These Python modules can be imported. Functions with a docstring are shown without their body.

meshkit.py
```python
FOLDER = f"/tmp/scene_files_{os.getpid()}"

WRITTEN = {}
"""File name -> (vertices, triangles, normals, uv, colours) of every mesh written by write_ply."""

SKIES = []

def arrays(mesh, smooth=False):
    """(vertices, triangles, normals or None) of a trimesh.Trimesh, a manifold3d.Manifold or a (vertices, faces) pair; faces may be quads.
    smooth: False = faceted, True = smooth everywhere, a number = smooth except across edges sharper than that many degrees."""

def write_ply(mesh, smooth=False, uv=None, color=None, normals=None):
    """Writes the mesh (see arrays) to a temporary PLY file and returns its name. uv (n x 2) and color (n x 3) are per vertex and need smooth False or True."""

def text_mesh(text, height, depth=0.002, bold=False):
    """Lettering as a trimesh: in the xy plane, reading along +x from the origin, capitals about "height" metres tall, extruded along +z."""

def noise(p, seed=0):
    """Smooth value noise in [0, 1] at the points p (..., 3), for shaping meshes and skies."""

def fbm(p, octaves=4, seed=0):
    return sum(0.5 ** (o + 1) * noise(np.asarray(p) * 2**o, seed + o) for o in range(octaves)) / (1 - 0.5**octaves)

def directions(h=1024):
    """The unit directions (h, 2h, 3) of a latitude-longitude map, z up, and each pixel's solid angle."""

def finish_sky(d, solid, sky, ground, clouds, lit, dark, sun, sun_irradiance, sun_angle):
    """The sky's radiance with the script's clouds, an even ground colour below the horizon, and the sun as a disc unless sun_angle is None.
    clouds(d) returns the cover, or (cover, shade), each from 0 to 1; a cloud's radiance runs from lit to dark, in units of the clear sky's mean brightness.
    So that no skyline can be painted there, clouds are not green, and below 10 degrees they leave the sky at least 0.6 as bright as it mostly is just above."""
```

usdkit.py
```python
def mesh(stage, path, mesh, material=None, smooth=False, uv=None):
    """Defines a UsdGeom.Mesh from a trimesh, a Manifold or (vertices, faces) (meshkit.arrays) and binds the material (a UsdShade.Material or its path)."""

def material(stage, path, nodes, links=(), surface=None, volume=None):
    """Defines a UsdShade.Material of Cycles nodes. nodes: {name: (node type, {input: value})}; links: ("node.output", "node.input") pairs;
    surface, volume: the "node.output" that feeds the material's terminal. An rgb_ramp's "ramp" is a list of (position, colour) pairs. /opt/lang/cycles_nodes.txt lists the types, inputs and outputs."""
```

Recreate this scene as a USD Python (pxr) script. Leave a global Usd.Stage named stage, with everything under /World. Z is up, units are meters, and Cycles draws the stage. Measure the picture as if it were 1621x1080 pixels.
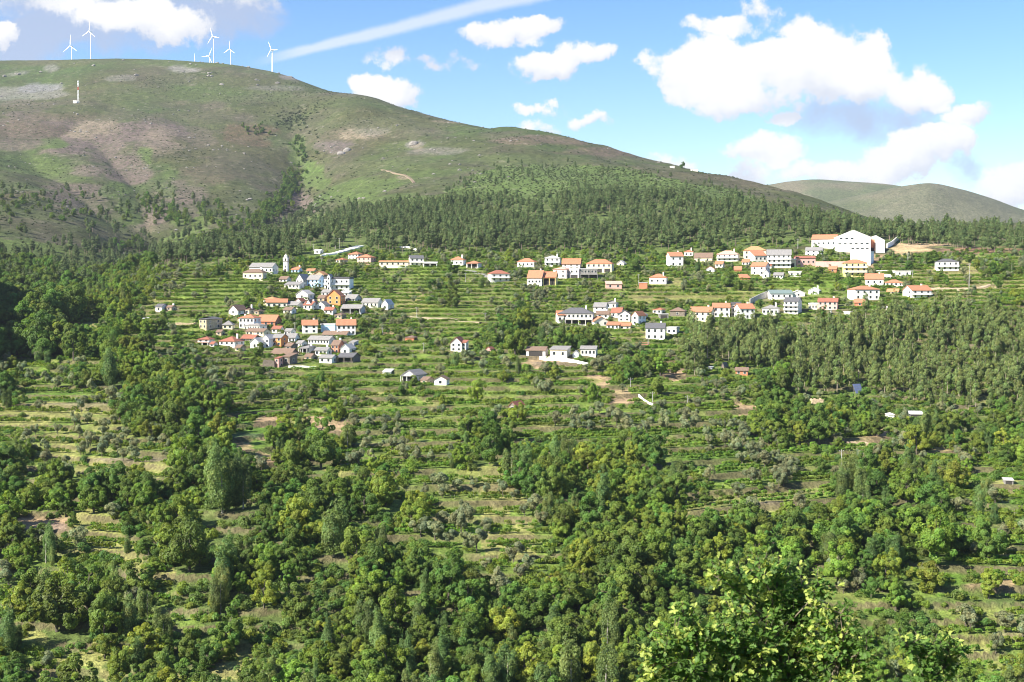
import math
import numpy as np
import trimesh
import usdkit
import meshkit
from pxr import Gf, Sdf, Usd, UsdGeom, UsdLux, UsdShade, Vt
from scipy.interpolate import PchipInterpolator, RectBivariateSpline
from scipy.ndimage import map_coordinates
from scipy.spatial import cKDTree

T = Sdf.ValueTypeNames
stage = Usd.Stage.CreateInMemory()
UsdGeom.SetStageUpAxis(stage, 'Z')
UsdGeom.SetStageMetersPerUnit(stage, 1.0)
UsdGeom.Xform.Define(stage, '/World')
UsdGeom.Scope.Define(stage, '/World/Looks')

# ------------------------------------------------------------------ camera, sky, sun, exposure
F, CU, CV, V0 = 2000.0, 810.5, 540.0, 450.0          # focal length and centre in pixels of the 1621 x 1080 photograph; V0 = eye level
PITCH = math.atan((CV - V0) / F)
CP, SP = math.cos(PITCH), math.sin(PITCH)
cam = UsdGeom.Camera.Define(stage, '/World/camera')
cam.CreateHorizontalApertureAttr(36.0)
cam.CreateVerticalApertureAttr(36.0 * 1080 / 1621)
cam.CreateFocalLengthAttr(F / 1621 * 36.0)
cam.CreateClippingRangeAttr(Gf.Vec2f(0.5, 60000.0))
cam.AddRotateXOp().Set(90.0 - math.degrees(PITCH))
cam.CreateFStopAttr(11.0)
cam.CreateFocusDistanceAttr(500.0)
cam.CreateExposureAttr(1.48)

SUN = np.array([-0.80, -0.50, 0.0])
SUN_EL = math.radians(36.0)
SUN = SUN / np.linalg.norm(SUN) * math.cos(SUN_EL)
SUN[2] = math.sin(SUN_EL)
sun = UsdLux.DistantLight.Define(stage, '/World/sun')
sun.CreateIntensityAttr(1.2)
sun.CreateAngleAttr(0.5)
sun.CreateNormalizeAttr(True)
sun.CreateColorAttr(Gf.Vec3f(1.0, 0.93, 0.80))
sun.AddRotateZOp().Set(math.degrees(math.atan2(SUN[0], -SUN[1])))
sun.AddRotateXOp().Set(90.0 - math.degrees(SUN_EL))


def ray(u, v):
    """Direction of the photograph's pixel (u, v), scaled to one metre of depth along y."""
    x, up = (np.asarray(u, float) - CU) / F, (CV - np.asarray(v, float)) / F
    y, z = CP + up * SP, up * CP - SP
    return x / y, z / y


def project(p):
    p = np.asarray(p, float)
    f = p[..., 1] * CP - p[..., 2] * SP
    up = p[..., 1] * SP + p[..., 2] * CP
    f = np.where(f > 0.1, f, 0.1)
    return CU + F * p[..., 0] / f, CV - F * up / f


# clouds: (u, v, half width, half height, strength) of each puff, where it hangs in the sky
PUFFS = [(1130, 118, 70, 62, 1.0), (1215, 118, 90, 62, 1.05), (1300, 95, 95, 70, 1.15), (1372, 75, 52, 55, 1.1), (1375, 120, 70, 55, 1.1), (1440, 135, 70, 48, 0.9),
         (1495, 148, 42, 30, 0.8), (1185, 155, 90, 40, 0.8), (1545, 185, 52, 22, 0.7), (1420, 250, 110, 46, 1.05), (1490, 232, 60, 36, 1.0), (1350, 270, 70, 30, 0.7),
         (1290, 282, 70, 24, 0.6), (1225, 245, 70, 27, 0.75), (1600, 300, 70, 42, 0.9), (1240, 195, 22, 12, 0.55),
         (795, 52, 95, 27, 0.85), (850, 44, 60, 20, 0.6), (885, 108, 88, 30, 0.95), (945, 88, 48, 26, 0.7), (632, 152, 68, 36, 1.0), (590, 138, 30, 24, 0.7), (645, 94, 36, 18, 0.45),
         (740, 108, 60, 14, 0.45), (870, 172, 46, 14, 0.75), (865, 200, 48, 20, 0.75), (935, 187, 42, 14, 0.6), (1075, 248, 60, 22, 0.6), (1150, 46, 60, 22, 0.6), (1205, 15, 55, 34, 0.6),
         (1190, 285, 60, 22, 0.4), (235, 40, 120, 42, 0.85), (10, 48, 40, 24, 0.95), (60, 6, 150, 36, 0.45), (360, 8, 90, 30, 0.3)]
GREY = [(1370, 188, 150, 46, 0.9), (1440, 165, 110, 30, 0.7), (1520, 275, 60, 42, 0.8), (330, 24, 140, 60, 1.2), (100, 56, 190, 56, 1.3), (40, 85, 130, 30, 0.9), (150, 6, 240, 44, 1.3)]
STREAK = ((395, 103), (830, -8))


def build_sky():
    nodes = {'co': ('texture_coordinate', {}), 'sep': ('separate_xyz', {}),
             'sky': ('sky_texture', {'sky_type': 'single_scattering', 'sun_disc': False, 'sun_elevation': SUN_EL, 'sun_rotation': math.atan2(SUN[0], SUN[1]),
                                     'altitude': 400.0, 'air_density': 1.0, 'aerosol_density': 0.6, 'ozone_density': 1.6}),
             'bg': ('background_shader', {'strength': SKY_STRENGTH})}
    links = [('co.generated', 'sep.vector')]
    n = [0]

    def math_(kind, a, b=None, c=None, clamp=False):
        n[0] += 1
        k = f'm{n[0]}'
        ins = {'math_type': kind, 'use_clamp': clamp}
        for name, x in (('value1', a), ('value2', b), ('value3', c)):
            if isinstance(x, str):
                links.append((x, f'{k}.{name}'))
            elif x is not None:
                ins[name] = float(x)
        nodes[k] = ('math', ins)
        return f'{k}.value'

    ys = math_('maximum', 'sep.y', 0.02)
    px, pz = math_('divide', 'sep.x', ys), math_('divide', 'sep.z', ys)
    nodes['wx'] = ('noise_texture', {'scale': 9.0, 'detail': 3.0, 'roughness': 0.5})
    nodes['fx'] = ('noise_texture', {'scale': 34.0, 'detail': 6.0, 'roughness': 0.6})
    nodes['wsep'] = ('separate_xyz', {})
    nodes['fsep'] = ('separate_xyz', {})
    links.extend([('co.generated', 'wx.vector'), ('co.generated', 'fx.vector'), ('wx.color', 'wsep.vector'), ('fx.color', 'fsep.vector')])
    qx = math_('add', px, math_('multiply', math_('add', math_('add', 'wsep.x', -0.5), math_('multiply', math_('add', 'fsep.x', -0.5), 0.55)), 0.085))
    qz = math_('add', pz, math_('multiply', math_('add', math_('add', 'wsep.z', -0.5), math_('multiply', math_('add', 'fsep.z', -0.5), 0.55)), 0.055))

    def field(puffs, smooth, raise_=0.0):
        best = None
        for u, v, w, h, s in puffs:
            cx, cz = ray(u - 0.4 * raise_ * w, v - raise_ * h)
            dx = math_('multiply_add', qx, F / w, -cx * F / w)
            dz = math_('multiply_add', qz, F / h, -cz * F / h)
            e = math_('multiply_add', math_('add', math_('multiply', dx, dx), math_('multiply', dz, dz)), -s, s)
            best = e if best is None else math_('smoothmax', best, e, smooth)
        return best

    def step(x, lo, hi):
        n[0] += 1
        k = f'r{n[0]}'
        nodes[k] = ('map_range', {'range_type': 'smoothstep', 'from_min': lo, 'from_max': hi, 'to_min': 0.0, 'to_max': 1.0, 'clamp': True})
        links.append((x, f'{k}.value'))
        return f'{k}.result'

    def mixc(fac, a, b):
        n[0] += 1
        k = f'c{n[0]}'
        ins = {}
        for name, x in (('fac', fac), ('a', a), ('b', b)):
            if isinstance(x, str):
                links.append((x, f'{k}.{name}'))
            else:
                ins[name] = x
        ins['use_clamp'] = False
        nodes[k] = ('mix_color', ins)
        return f'{k}.result'

    nodes['fine'] = ('noise_texture', {'scale': 24.0, 'detail': 9.0, 'roughness': 0.66})
    links.append(('co.generated', 'fine.vector'))
    ripple = math_('multiply', math_('add', 'fine.fac', -0.5), 2.4)
    front = step('sep.y', 0.55, 0.75)
    white = math_('add', field(PUFFS, 0.18), ripple)
    grey = math_('add', field(GREY, 0.2), math_('multiply', ripple, 0.7))
    # clouds beyond the picture: the same fair-weather cumulus all round the sky
    nodes['plane'] = ('vector_math', {'math_type': 'scale'})
    inv = math_('divide', 1.0, math_('add', math_('maximum', 'sep.z', 0.0), 0.12))
    links.extend([('co.generated', 'plane.vector1'), (inv, 'plane.scale')])
    nodes['far'] = ('noise_texture', {'scale': 1.3, 'detail': 7.0, 'roughness': 0.55})
    links.append(('plane.vector', 'far.vector'))
    inside = math_('multiply', front, math_('multiply', step(math_('absolute', px), 0.56, 0.46), step(pz, 0.34, 0.26)))
    around = math_('multiply', step('far.fac', 0.52, 0.66), math_('subtract', 1.0, inside))
    # the contrail, a long thin trail that widens as it drifts
    (ax, az), (bx, bz) = ray(*STREAK[0]), ray(*STREAK[1])
    L = math.hypot(bx - ax, bz - az)
    dx_, dz_ = (bx - ax) / L, (bz - az) / L
    along = math_('add', math_('multiply', math_('subtract', px, ax), dx_), math_('multiply', math_('subtract', pz, az), dz_))
    wob = math_('multiply', math_('add', 'wsep.y', -0.5), 0.004)
    across = math_('absolute', math_('add', math_('add', math_('multiply', math_('subtract', px, ax), -dz_), math_('multiply', math_('subtract', pz, az), dx_)), wob))
    wide = math_('multiply_add', along, 0.022, 0.0045)
    trail = math_('subtract', 1.0, math_('divide', across, wide))
    trail = math_('multiply', step(math_('add', trail, math_('multiply', ripple, 0.35)), 0.0, 0.75), math_('multiply', step(along, -0.005, 0.05), front))
    trail = math_('multiply', trail, math_('multiply', step(along, 0.75, 0.45), 0.55))

    lit = (CLOUD * 1.0, CLOUD * 0.985, CLOUD * 0.97)
    shade = (CLOUD * 0.46, CLOUD * 0.54, CLOUD * 0.73)
    links.append(('sky.color', 'tone.color'))
    nodes['tone'] = ('hsv', {'saturation': SKY_SAT, 'value': SKY_VAL, 'hue': 0.51, 'fac': 1.0})
    col = mixc(trail, 'tone.color', tuple(1.0 * x for x in lit))
    col = mixc(math_('multiply', math_('multiply', step(grey, 0.0, 1.0), front), 0.85), col, shade)
    upper = math_('add', field([q for q in PUFFS if q[4] > 0.55], 0.25, 0.5), math_('multiply', ripple, 0.9))
    body = mixc(step(upper, -0.7, 0.6), tuple(0.5 * a + 0.5 * b for a, b in zip(lit, shade)), lit)
    col = mixc(math_('multiply', math_('multiply', step(white, 0.08, 0.50), front), 0.98), col, body)
    col = mixc(math_('multiply', around, 0.8), col, tuple(0.85 * x for x in lit))
    links.append((col, 'bg.color'))
    m = usdkit.material(stage, '/World/Looks/sky', nodes, links, surface='bg.background')
    dome = UsdLux.DomeLight.Define(stage, '/World/sky')
    dome.CreateIntensityAttr(1.0)
    UsdShade.MaterialBindingAPI.Apply(dome.GetPrim()).Bind(m)
    dome.GetPrim().SetCustomDataByKey('kind', 'structure')


SKY_STRENGTH, SKY_SAT, SKY_VAL, CLOUD = 0.090, 1.36, 0.80, 4.2
build_sky()

# ------------------------------------------------------------------ helpers
used = {}


def numbered(path):
    n = used.get(path, 0)
    used[path] = n + 1
    return path if n == 0 else f'{path}_{n:03d}'


def tag(prim, label=None, category=None, group=None, kind=None):
    prim = prim.GetPrim() if hasattr(prim, 'GetPrim') else prim
    for k, v in (('label', label), ('category', category), ('group', group), ('kind', kind)):
        if v:
            prim.SetCustomDataByKey(k, v)
    return prim


def put(name, mesh, mat, parent='/World', smooth=False, tint=None):
    """One Mesh prim under parent. tint: a colour per vertex (or one colour), read by the materials as primvar tint."""
    parent = str(parent.GetPath()) if hasattr(parent, 'GetPath') else str(parent)
    path = numbered(parent + '/' + name)
    m = usdkit.mesh(stage, path, mesh, mat, smooth)
    if tint is not None:
        tint = np.asarray(tint, np.float32)
        if tint.ndim == 1:
            tint = np.repeat(tint[None], len(m.GetPointsAttr().Get()), 0)
        UsdGeom.PrimvarsAPI(m).CreatePrimvar('tint', T.Color3fArray, 'vertex').Set(Vt.Vec3fArray.FromNumpy(tint))
    return m.GetPrim()


def empty(name, loc=(0, 0, 0), rz=0.0, parent='/World'):
    x = UsdGeom.Xform.Define(stage, numbered(str(parent) + '/' + name))
    x.AddTranslateOp().Set(Gf.Vec3d(*map(float, loc)))
    if rz:
        x.AddRotateZOp().Set(float(rz))
    return x.GetPrim()


def join(parts):
    parts = [(np.asarray(v, float), np.asarray(f, int)) for v, f in parts if len(f)]
    at = np.cumsum([0] + [len(v) for v, _ in parts])
    return np.vstack([v for v, _ in parts]), np.vstack([f + a for (_, f), a in zip(parts, at)])


def box(x0, x1, y0, y1, z0, z1):
    v = np.array([(x, y, z) for z in (z0, z1) for y in (y0, y1) for x in (x0, x1)], float)
    f = np.array([(0, 2, 3), (0, 3, 1), (4, 5, 7), (4, 7, 6), (0, 1, 5), (0, 5, 4), (2, 6, 7), (2, 7, 3), (0, 4, 6), (0, 6, 2), (1, 3, 7), (1, 7, 5)])
    return v, f


def tube(points, radii, sides=6, cap=True):
    """A tapering tube through points."""
    p = np.asarray(points, float)
    r = np.broadcast_to(np.asarray(radii, float), len(p))
    t = np.gradient(p, axis=0)
    t /= np.linalg.norm(t, axis=1, keepdims=True) + 1e-12
    a = np.cross(t, [0.31, 0.17, 0.93] if abs(t[0, 2]) < 0.9 else [1.0, 0.1, 0])
    a /= np.linalg.norm(a, axis=1, keepdims=True) + 1e-12
    b = np.cross(t, a)
    w = np.linspace(0, 2 * np.pi, sides, endpoint=False)
    v = (p[:, None] + r[:, None, None] * (np.cos(w)[None, :, None] * a[:, None] + np.sin(w)[None, :, None] * b[:, None])).reshape(-1, 3)
    i, j = np.meshgrid(np.arange(len(p) - 1), np.arange(sides), indexing='ij')
    q = i * sides + j
    k = i * sides + (j + 1) % sides
    f = np.vstack([np.stack([q, k, k + sides], -1).reshape(-1, 3), np.stack([q, k + sides, q + sides], -1).reshape(-1, 3)])
    if cap:
        v = np.vstack([v, p[-1:], p[:1]])
        n, e = len(v) - 2, (len(p) - 1) * sides
        s = np.arange(sides)
        f = np.vstack([f, np.stack([e + s, e + (s + 1) % sides, np.full(sides, n)], -1), np.stack([(s + 1) % sides, s, np.full(sides, n + 1)], -1)])
    return v, f


def noise2(x, y, wavelength, octaves=3, seed=0):
    p = np.stack([np.asarray(x, float) / wavelength, np.asarray(y, float) / wavelength, np.full(np.shape(x), 0.37)], -1)
    return meshkit.fbm(p, octaves, seed) - 0.5


def sstep(x, lo, hi):
    t = np.clip((x - lo) / (hi - lo), 0, 1)
    return t * t * (3 - 2 * t)


# ------------------------------------------------------------------ the lie of the land: height over (bearing, distance)
# each column: picture column u, then (v, distance) of the ground seen along it, going away; after None plain (distance, height) beyond the crest
COLS = [
    (-700, [(1000, 290), (760, 390), (560, 450), (340, 500), (180, 560), (100, 680), (40, 950), (60, 1300), (90, 1900), (100, 2600)], [(3600, 420), (9000, 150)]),
    (-350, [(1000, 290), (760, 390), (640, 430), (500, 462), (350, 502), (245, 550), (185, 600), (165, 680), (200, 800), (240, 1000), (205, 1400), (150, 2200), (100, 2900)], [(3800, 420), (9000, 150)]),
    (-120, [(1080, 270), (900, 325), (760, 400), (650, 465), (595, 520), (540, 580), (505, 650), (480, 760), (430, 960), (350, 1250), (235, 1800), (160, 2300), (150, 2550), (98, 3000)], [(3800, 430), (9000, 150)]),
    (0, [(1080, 270), (900, 325), (760, 400), (660, 465), (608, 520), (575, 575), (540, 645), (510, 735), (465, 880), (399, 1060), (335, 1300), (250, 1750), (168, 2250), (160, 2500), (95, 3000)], [(3800, 430), (9000, 150)]),
    (80, [(1080, 270), (900, 325), (760, 400), (655, 470), (600, 530), (560, 600), (520, 655), (495, 740), (470, 870), (418, 1040), (340, 1320), (255, 1750), (167, 2250), (155, 2500), (94, 3000)], [(3800, 430), (9000, 150)]),
    (150, [(1080, 270), (900, 325), (760, 395), (650, 470), (600, 530), (540, 620), (488, 730), (482, 880), (450, 980), (400, 1130), (340, 1360), (260, 1750), (170, 2250), (140, 2500), (93, 2950)], [(3800, 430), (9000, 150)]),
    (220, [(1080, 270), (900, 322), (770, 385), (650, 470), (595, 540), (530, 640), (470, 760), (432, 860), (425, 980), (402, 1120), (350, 1330), (275, 1700), (185, 2200), (125, 2600), (92, 2950)], [(3800, 430), (9000, 150)]),
    (300, [(1080, 270), (900, 320), (780, 375), (650, 470), (590, 550), (520, 660), (460, 780), (412, 900), (402, 1020), (380, 1140), (350, 1330), (290, 1650), (200, 2200), (130, 2600), (92, 2900)], [(3800, 400), (9000, 150)]),
    (380, [(1080, 270), (900, 320), (790, 365), (680, 450), (605, 540), (530, 650), (465, 770), (405, 905), (385, 1030), (352, 1220), (305, 1550), (215, 2100), (140, 2550), (97, 2850)], [(3700, 380), (9000, 150)]),
    (460, [(1080, 270), (900, 320), (810, 358), (700, 440), (615, 530), (540, 640), (470, 760), (410, 900), (375, 1030), (335, 1230), (290, 1600), (215, 2100), (155, 2500), (113, 2800)], [(3600, 350), (9000, 150)]),
    (560, [(1080, 270), (920, 314), (805, 365), (692, 447), (618, 530), (540, 640), (480, 750), (412, 900), (373, 1030), (322, 1260), (275, 1600), (215, 2050), (147, 2600)], [(3400, 300), (9000, 150)]),
    (680, [(1080, 270), (930, 310), (805, 368), (692, 448), (618, 532), (550, 625), (480, 750), (415, 890), (378, 1020), (318, 1270), (268, 1620), (225, 2000), (184, 2400)], [(3200, 250), (9000, 120)]),
    (800, [(1080, 270), (930, 310), (815, 362), (697, 445), (620, 530), (560, 610), (480, 750), (420, 880), (383, 990), (315, 1280), (265, 1680), (209, 2250)], [(3000, 200), (9000, 100)]),
    (920, [(1080, 270), (930, 310), (820, 360), (700, 445), (620, 532), (560, 612), (485, 740), (420, 870), (386, 980), (310, 1290), (268, 1680), (227, 2150)], [(2900, 160), (9000, 90)]),
    (1040, [(1080, 270), (935, 310), (820, 362), (705, 445), (622, 535), (560, 615), (490, 735), (425, 860), (388, 970), (318, 1240), (282, 1600), (254, 2000)], [(2700, 120), (9000, 80)]),
    (1140, [(1080, 270), (940, 310), (820, 365), (708, 447), (622, 540), (565, 615), (495, 725), (440, 820), (395, 930), (335, 1180), (300, 1500), (277, 1850)], [(2500, 100), (9000, 80)]),
    (1220, [(1080, 272), (940, 312), (820, 368), (712, 450), (628, 540), (570, 615), (495, 720), (440, 810), (395, 915), (348, 1120), (320, 1350), (302, 1650)], [(2300, 90), (9000, 80)]),
    (1300, [(1080, 274), (940, 312), (820, 371), (716, 452), (635, 538), (570, 618), (497, 710), (440, 805), (392, 920), (360, 1060), (338, 1250), (325, 1450)], [(2200, 80), (9000, 80)]),
    (1400, [(1080, 276), (940, 312), (820, 373), (722, 450), (645, 530), (570, 615), (500, 695), (450, 780), (405, 880), (383, 980), (368, 1120), (362, 1260)], [(2100, 75), (9000, 80)]),
    (1500, [(1080, 278), (940, 312), (820, 372), (730, 442), (648, 525), (575, 605), (500, 685), (455, 765), (405, 870), (388, 960), (376, 1080), (368, 1200)], [(2000, 75), (9000, 80)]),
    (1621, [(1080, 280), (940, 312), (820, 370), (740, 432), (650, 515), (590, 580), (505, 665), (455, 740), (412, 840), (392, 930), (380, 1030), (372, 1150)], [(2000, 75), (9000, 80)]),
    (1850, [(1080, 282), (940, 314), (800, 380), (680, 470), (560, 600), (470, 720), (400, 860), (370, 1050)], [(2000, 75), (9000, 80)]),
    (2300, [(940, 314), (800, 380), (680, 470), (560, 600), (470, 720), (400, 860), (370, 1050)], [(2000, 75), (9000, 80)]),
]
NEAR = [(0.8, -1.7), (6, -3.6), (16, -9.8), (40, -25), (80, -46), (130, -65), (190, -81), (235, -87)]


def build_height():
    th, tab = [], []
    lr = np.linspace(math.log(0.8), math.log(12000), 900)
    for u, seen, beyond in COLS:
        a, _ = ray(u, V0)
        theta = math.atan(a)
        pts = [(r, z) for r, z in NEAR]
        for v, d in seen:
            x, z = ray(u, v)
            pts.append((d / math.cos(theta), z * d))
        pts += [(r, z) for r, z in beyond] + [(12500, beyond[-1][1])]
        pts = np.array(pts)
        th.append(theta)
        tab.append(PchipInterpolator(np.log(pts[:, 0]), pts[:, 1])(lr))
    side = np.array(NEAR + [(300, -70), (600, -20), (1200, 60), (3000, 200), (12500, 150)])
    back = np.array([(0.8, -1.7), (6, -0.5), (16, 2.0), (40, 9), (80, 20), (130, 33), (300, 75), (700, 120), (12500, 100)])
    f = lambda p: PchipInterpolator(np.log(p[:, 0]), p[:, 1])(lr)
    s, b = f(side), f(back)
    d = math.radians
    th = [d(-180), d(-130), d(-95), d(-68)] + th + [d(68), d(95), d(130), d(180)]
    tab = [b, b, 0.45 * b + 0.55 * s, s] + tab + [s, 0.45 * b + 0.55 * s, b, b]
    th, tab = np.array(th), np.array(tab)
    fine = np.radians(np.concatenate([np.linspace(-180, -40, 60)[:-1], np.linspace(-40, 40, 400), np.linspace(40, 180, 60)[1:]]))
    tab = PchipInterpolator(th, tab, axis=0)(fine)
    # soften the kinks between columns
    from scipy.ndimage import gaussian_filter1d
    tab[59:459] = gaussian_filter1d(tab[59:459], 4, axis=0, mode='nearest')
    tab = gaussian_filter1d(tab, 3, axis=1, mode='nearest')
    return fine, lr, tab


TH, LR, TAB = build_height()
THI = np.arange(len(TH))


def base_height(x, y):
    r = np.hypot(x, y)
    i = np.interp(np.arctan2(x, y), TH, THI)
    j = (np.log(np.clip(r, 0.8, 12000)) - LR[0]) / (LR[1] - LR[0])
    return map_coordinates(TAB, [np.ravel(i), np.ravel(j)], order=1, mode='nearest').reshape(np.shape(x))


def hit(height, u, v, lo=150.0, hi=6000.0, n=2600):
    """Where the sight lines through the pixels (u, v) first meet the ground."""
    u, v = np.atleast_1d(np.asarray(u, float)), np.atleast_1d(np.asarray(v, float))
    sx, sz = ray(u, v)
    d = np.exp(np.linspace(math.log(lo), math.log(hi), n))
    out = np.full((len(u), 3), np.nan)
    for k in range(len(u)):
        over = height(sx[k] * d, d) - sz[k] * d
        i = np.argmax(over > 0)
        if over[i] <= 0:
            continue
        i = max(i, 1)
        t = over[i - 1] / (over[i - 1] - over[i]) if over[i - 1] < 0 else 0
        y = d[i - 1] + t * (d[i] - d[i - 1])
        out[k] = (sx[k] * y, y, sz[k] * y)
    return out


# creeks cut into the slopes, drawn along what the picture shows of them
CREEKS = [([(462, 175), (478, 235), (470, 285), (440, 325), (405, 352), (330, 385), (255, 400)], 120, 62), ([(230, 112), (195, 150), (150, 172), (90, 190)], 80, 34),
          ([(150, 200), (215, 265), (235, 320), (262, 370)], 70, 22), ([(0, 180), (90, 260), (190, 320), (240, 372)], 80, 18)]
creek_lines = []
for pts, w, depth in CREEKS:
    p = hit(base_height, [q[0] for q in pts], [q[1] for q in pts])
    p = p[~np.isnan(p[:, 0])]
    q = np.concatenate([np.linspace(p[i, :2], p[i + 1, :2], 40) for i in range(len(p) - 1)])
    creek_lines.append((cKDTree(q), w, depth))

STEP = 2.3


def terrace_amount(x, y):
    """Where the hillside is cut into terraces: the village slope, not the woods' steep spurs nor the mountain."""
    r, th = np.hypot(x, y), np.arctan2(x, y)
    w = sstep(r, 262, 300) * sstep(r, 960, 880)
    w = w * sstep(th, -0.62, -0.5) * sstep(th, 0.60, 0.5)
    gap = noise2(x, y, 110, 2, 5)
    return w * (0.5 + 0.5 * sstep(gap, -0.26, -0.10))


def terrace_phase(x, y, z):
    return (z + 3.0 * noise2(x, y, 190, 2, 21) + 0.75 * noise2(x, y, 42, 2, 22)) / STEP


def height(x, y, with_terraces=True):
    global BEFORE
    x, y = np.asarray(x, float), np.asarray(y, float)
    z = base_height(x, y)
    r = np.hypot(x, y)
    far = sstep(r, 1000, 1700)
    if far.max() > 0:
        k = far > 0
        zz = np.zeros_like(z)
        xk, yk = x[k], y[k]
        zz[k] = 48 * noise2(xk, yk, 520, 4, 1) + 60 * (0.09 - np.abs(noise2(xk + 0.35 * yk, 0.45 * yk, 330, 4, 12))) + 20 * noise2(xk + 0.5 * yk, 0.6 * yk, 110, 4, 2) + 3.0 * noise2(xk, yk, 30, 2, 9)
        fade = 1 - 0.75 * sstep(r, 2050, 2600)
        z = z + far * zz * fade * sstep(r, 4200, 3500)
        for tree, w, depth in creek_lines:
            d = tree.query(np.stack([xk, yk], -1), distance_upper_bound=3.5 * w)[0]
            cut = np.zeros_like(z)
            cut[k] = np.where(np.isfinite(d), depth * np.exp(-np.minimum(d, 1e4) / (0.75 * w)) * (1 - np.exp(-(np.minimum(d, 1e4) / 18) ** 2) * 0.0), 0) * sstep(np.hypot(xk, yk), 950, 1350) * sstep(np.hypot(xk, yk), 2600, 1900)
            z = z - cut
    near = 1 - far
    z = z + near * sstep(r, 200, 330) * 2.6 * noise2(x, y, 90, 3, 3)
    z = z + sstep(r, 5, 14) * sstep(r, 330, 200) * 0.8 * noise2(x, y, 7, 3, 4)
    BEFORE = z
    if with_terraces:
        w = terrace_amount(x, y)
        h = terrace_phase(x, y, z)
        f = h - np.floor(h)
        flat = np.floor(h) + 0.18 * f / 0.76 * (f < 0.76) + (f >= 0.76) * (0.18 + 0.82 * sstep(f, 0.76, 1.0))
        z = z + w * (flat - h) * STEP + (1 - 0.6 * w) * near * sstep(r, 230, 300) * 0.5 * noise2(x, y, 12, 2, 8)
    return z


# the ground as one grid over (bearing, distance): fine where the village slope lies, coarse all round and behind
GTH = np.radians(np.concatenate([np.linspace(-180, -36, 26)[:-1], np.linspace(-36, -24.5, 30)[:-1], np.linspace(-24.5, 24.5, 520), np.linspace(24.5, 36, 30)[1:], np.linspace(36, 180, 26)[1:]]))
GR = np.concatenate([np.geomspace(0.8, 160, 40)[:-1], np.linspace(160, 256, 40)[:-1], np.linspace(256, 930, 640)[:-1], np.geomspace(930, 3600, 270), np.geomspace(3600, 7400, 10)[1:]])
GX, GY = np.sin(GTH)[:, None] * GR[None], np.cos(GTH)[:, None] * GR[None]
GZ = height(GX, GY)
GPHASE = terrace_phase(GX, GY, BEFORE)
GI, GJ = np.arange(len(GTH)), np.arange(len(GR))


def ground(x, y):
    x, y = np.asarray(x, float), np.asarray(y, float)
    i, j = np.interp(np.arctan2(x, y), GTH, GI), np.interp(np.hypot(x, y), GR, GJ)
    return map_coordinates(GZ, [np.ravel(i), np.ravel(j)], order=1, mode='nearest').reshape(np.shape(x))


def phase(x, y):
    i, j = np.interp(np.arctan2(x, y), GTH, GI), np.interp(np.hypot(x, y), GR, GJ)
    return map_coordinates(GPHASE, [np.ravel(i), np.ravel(j)], order=1, mode='nearest').reshape(np.shape(x))


def on_ground(u, v, lo=232.0):
    return hit(ground, u, v, lo, 3500.0, 2400)

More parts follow.
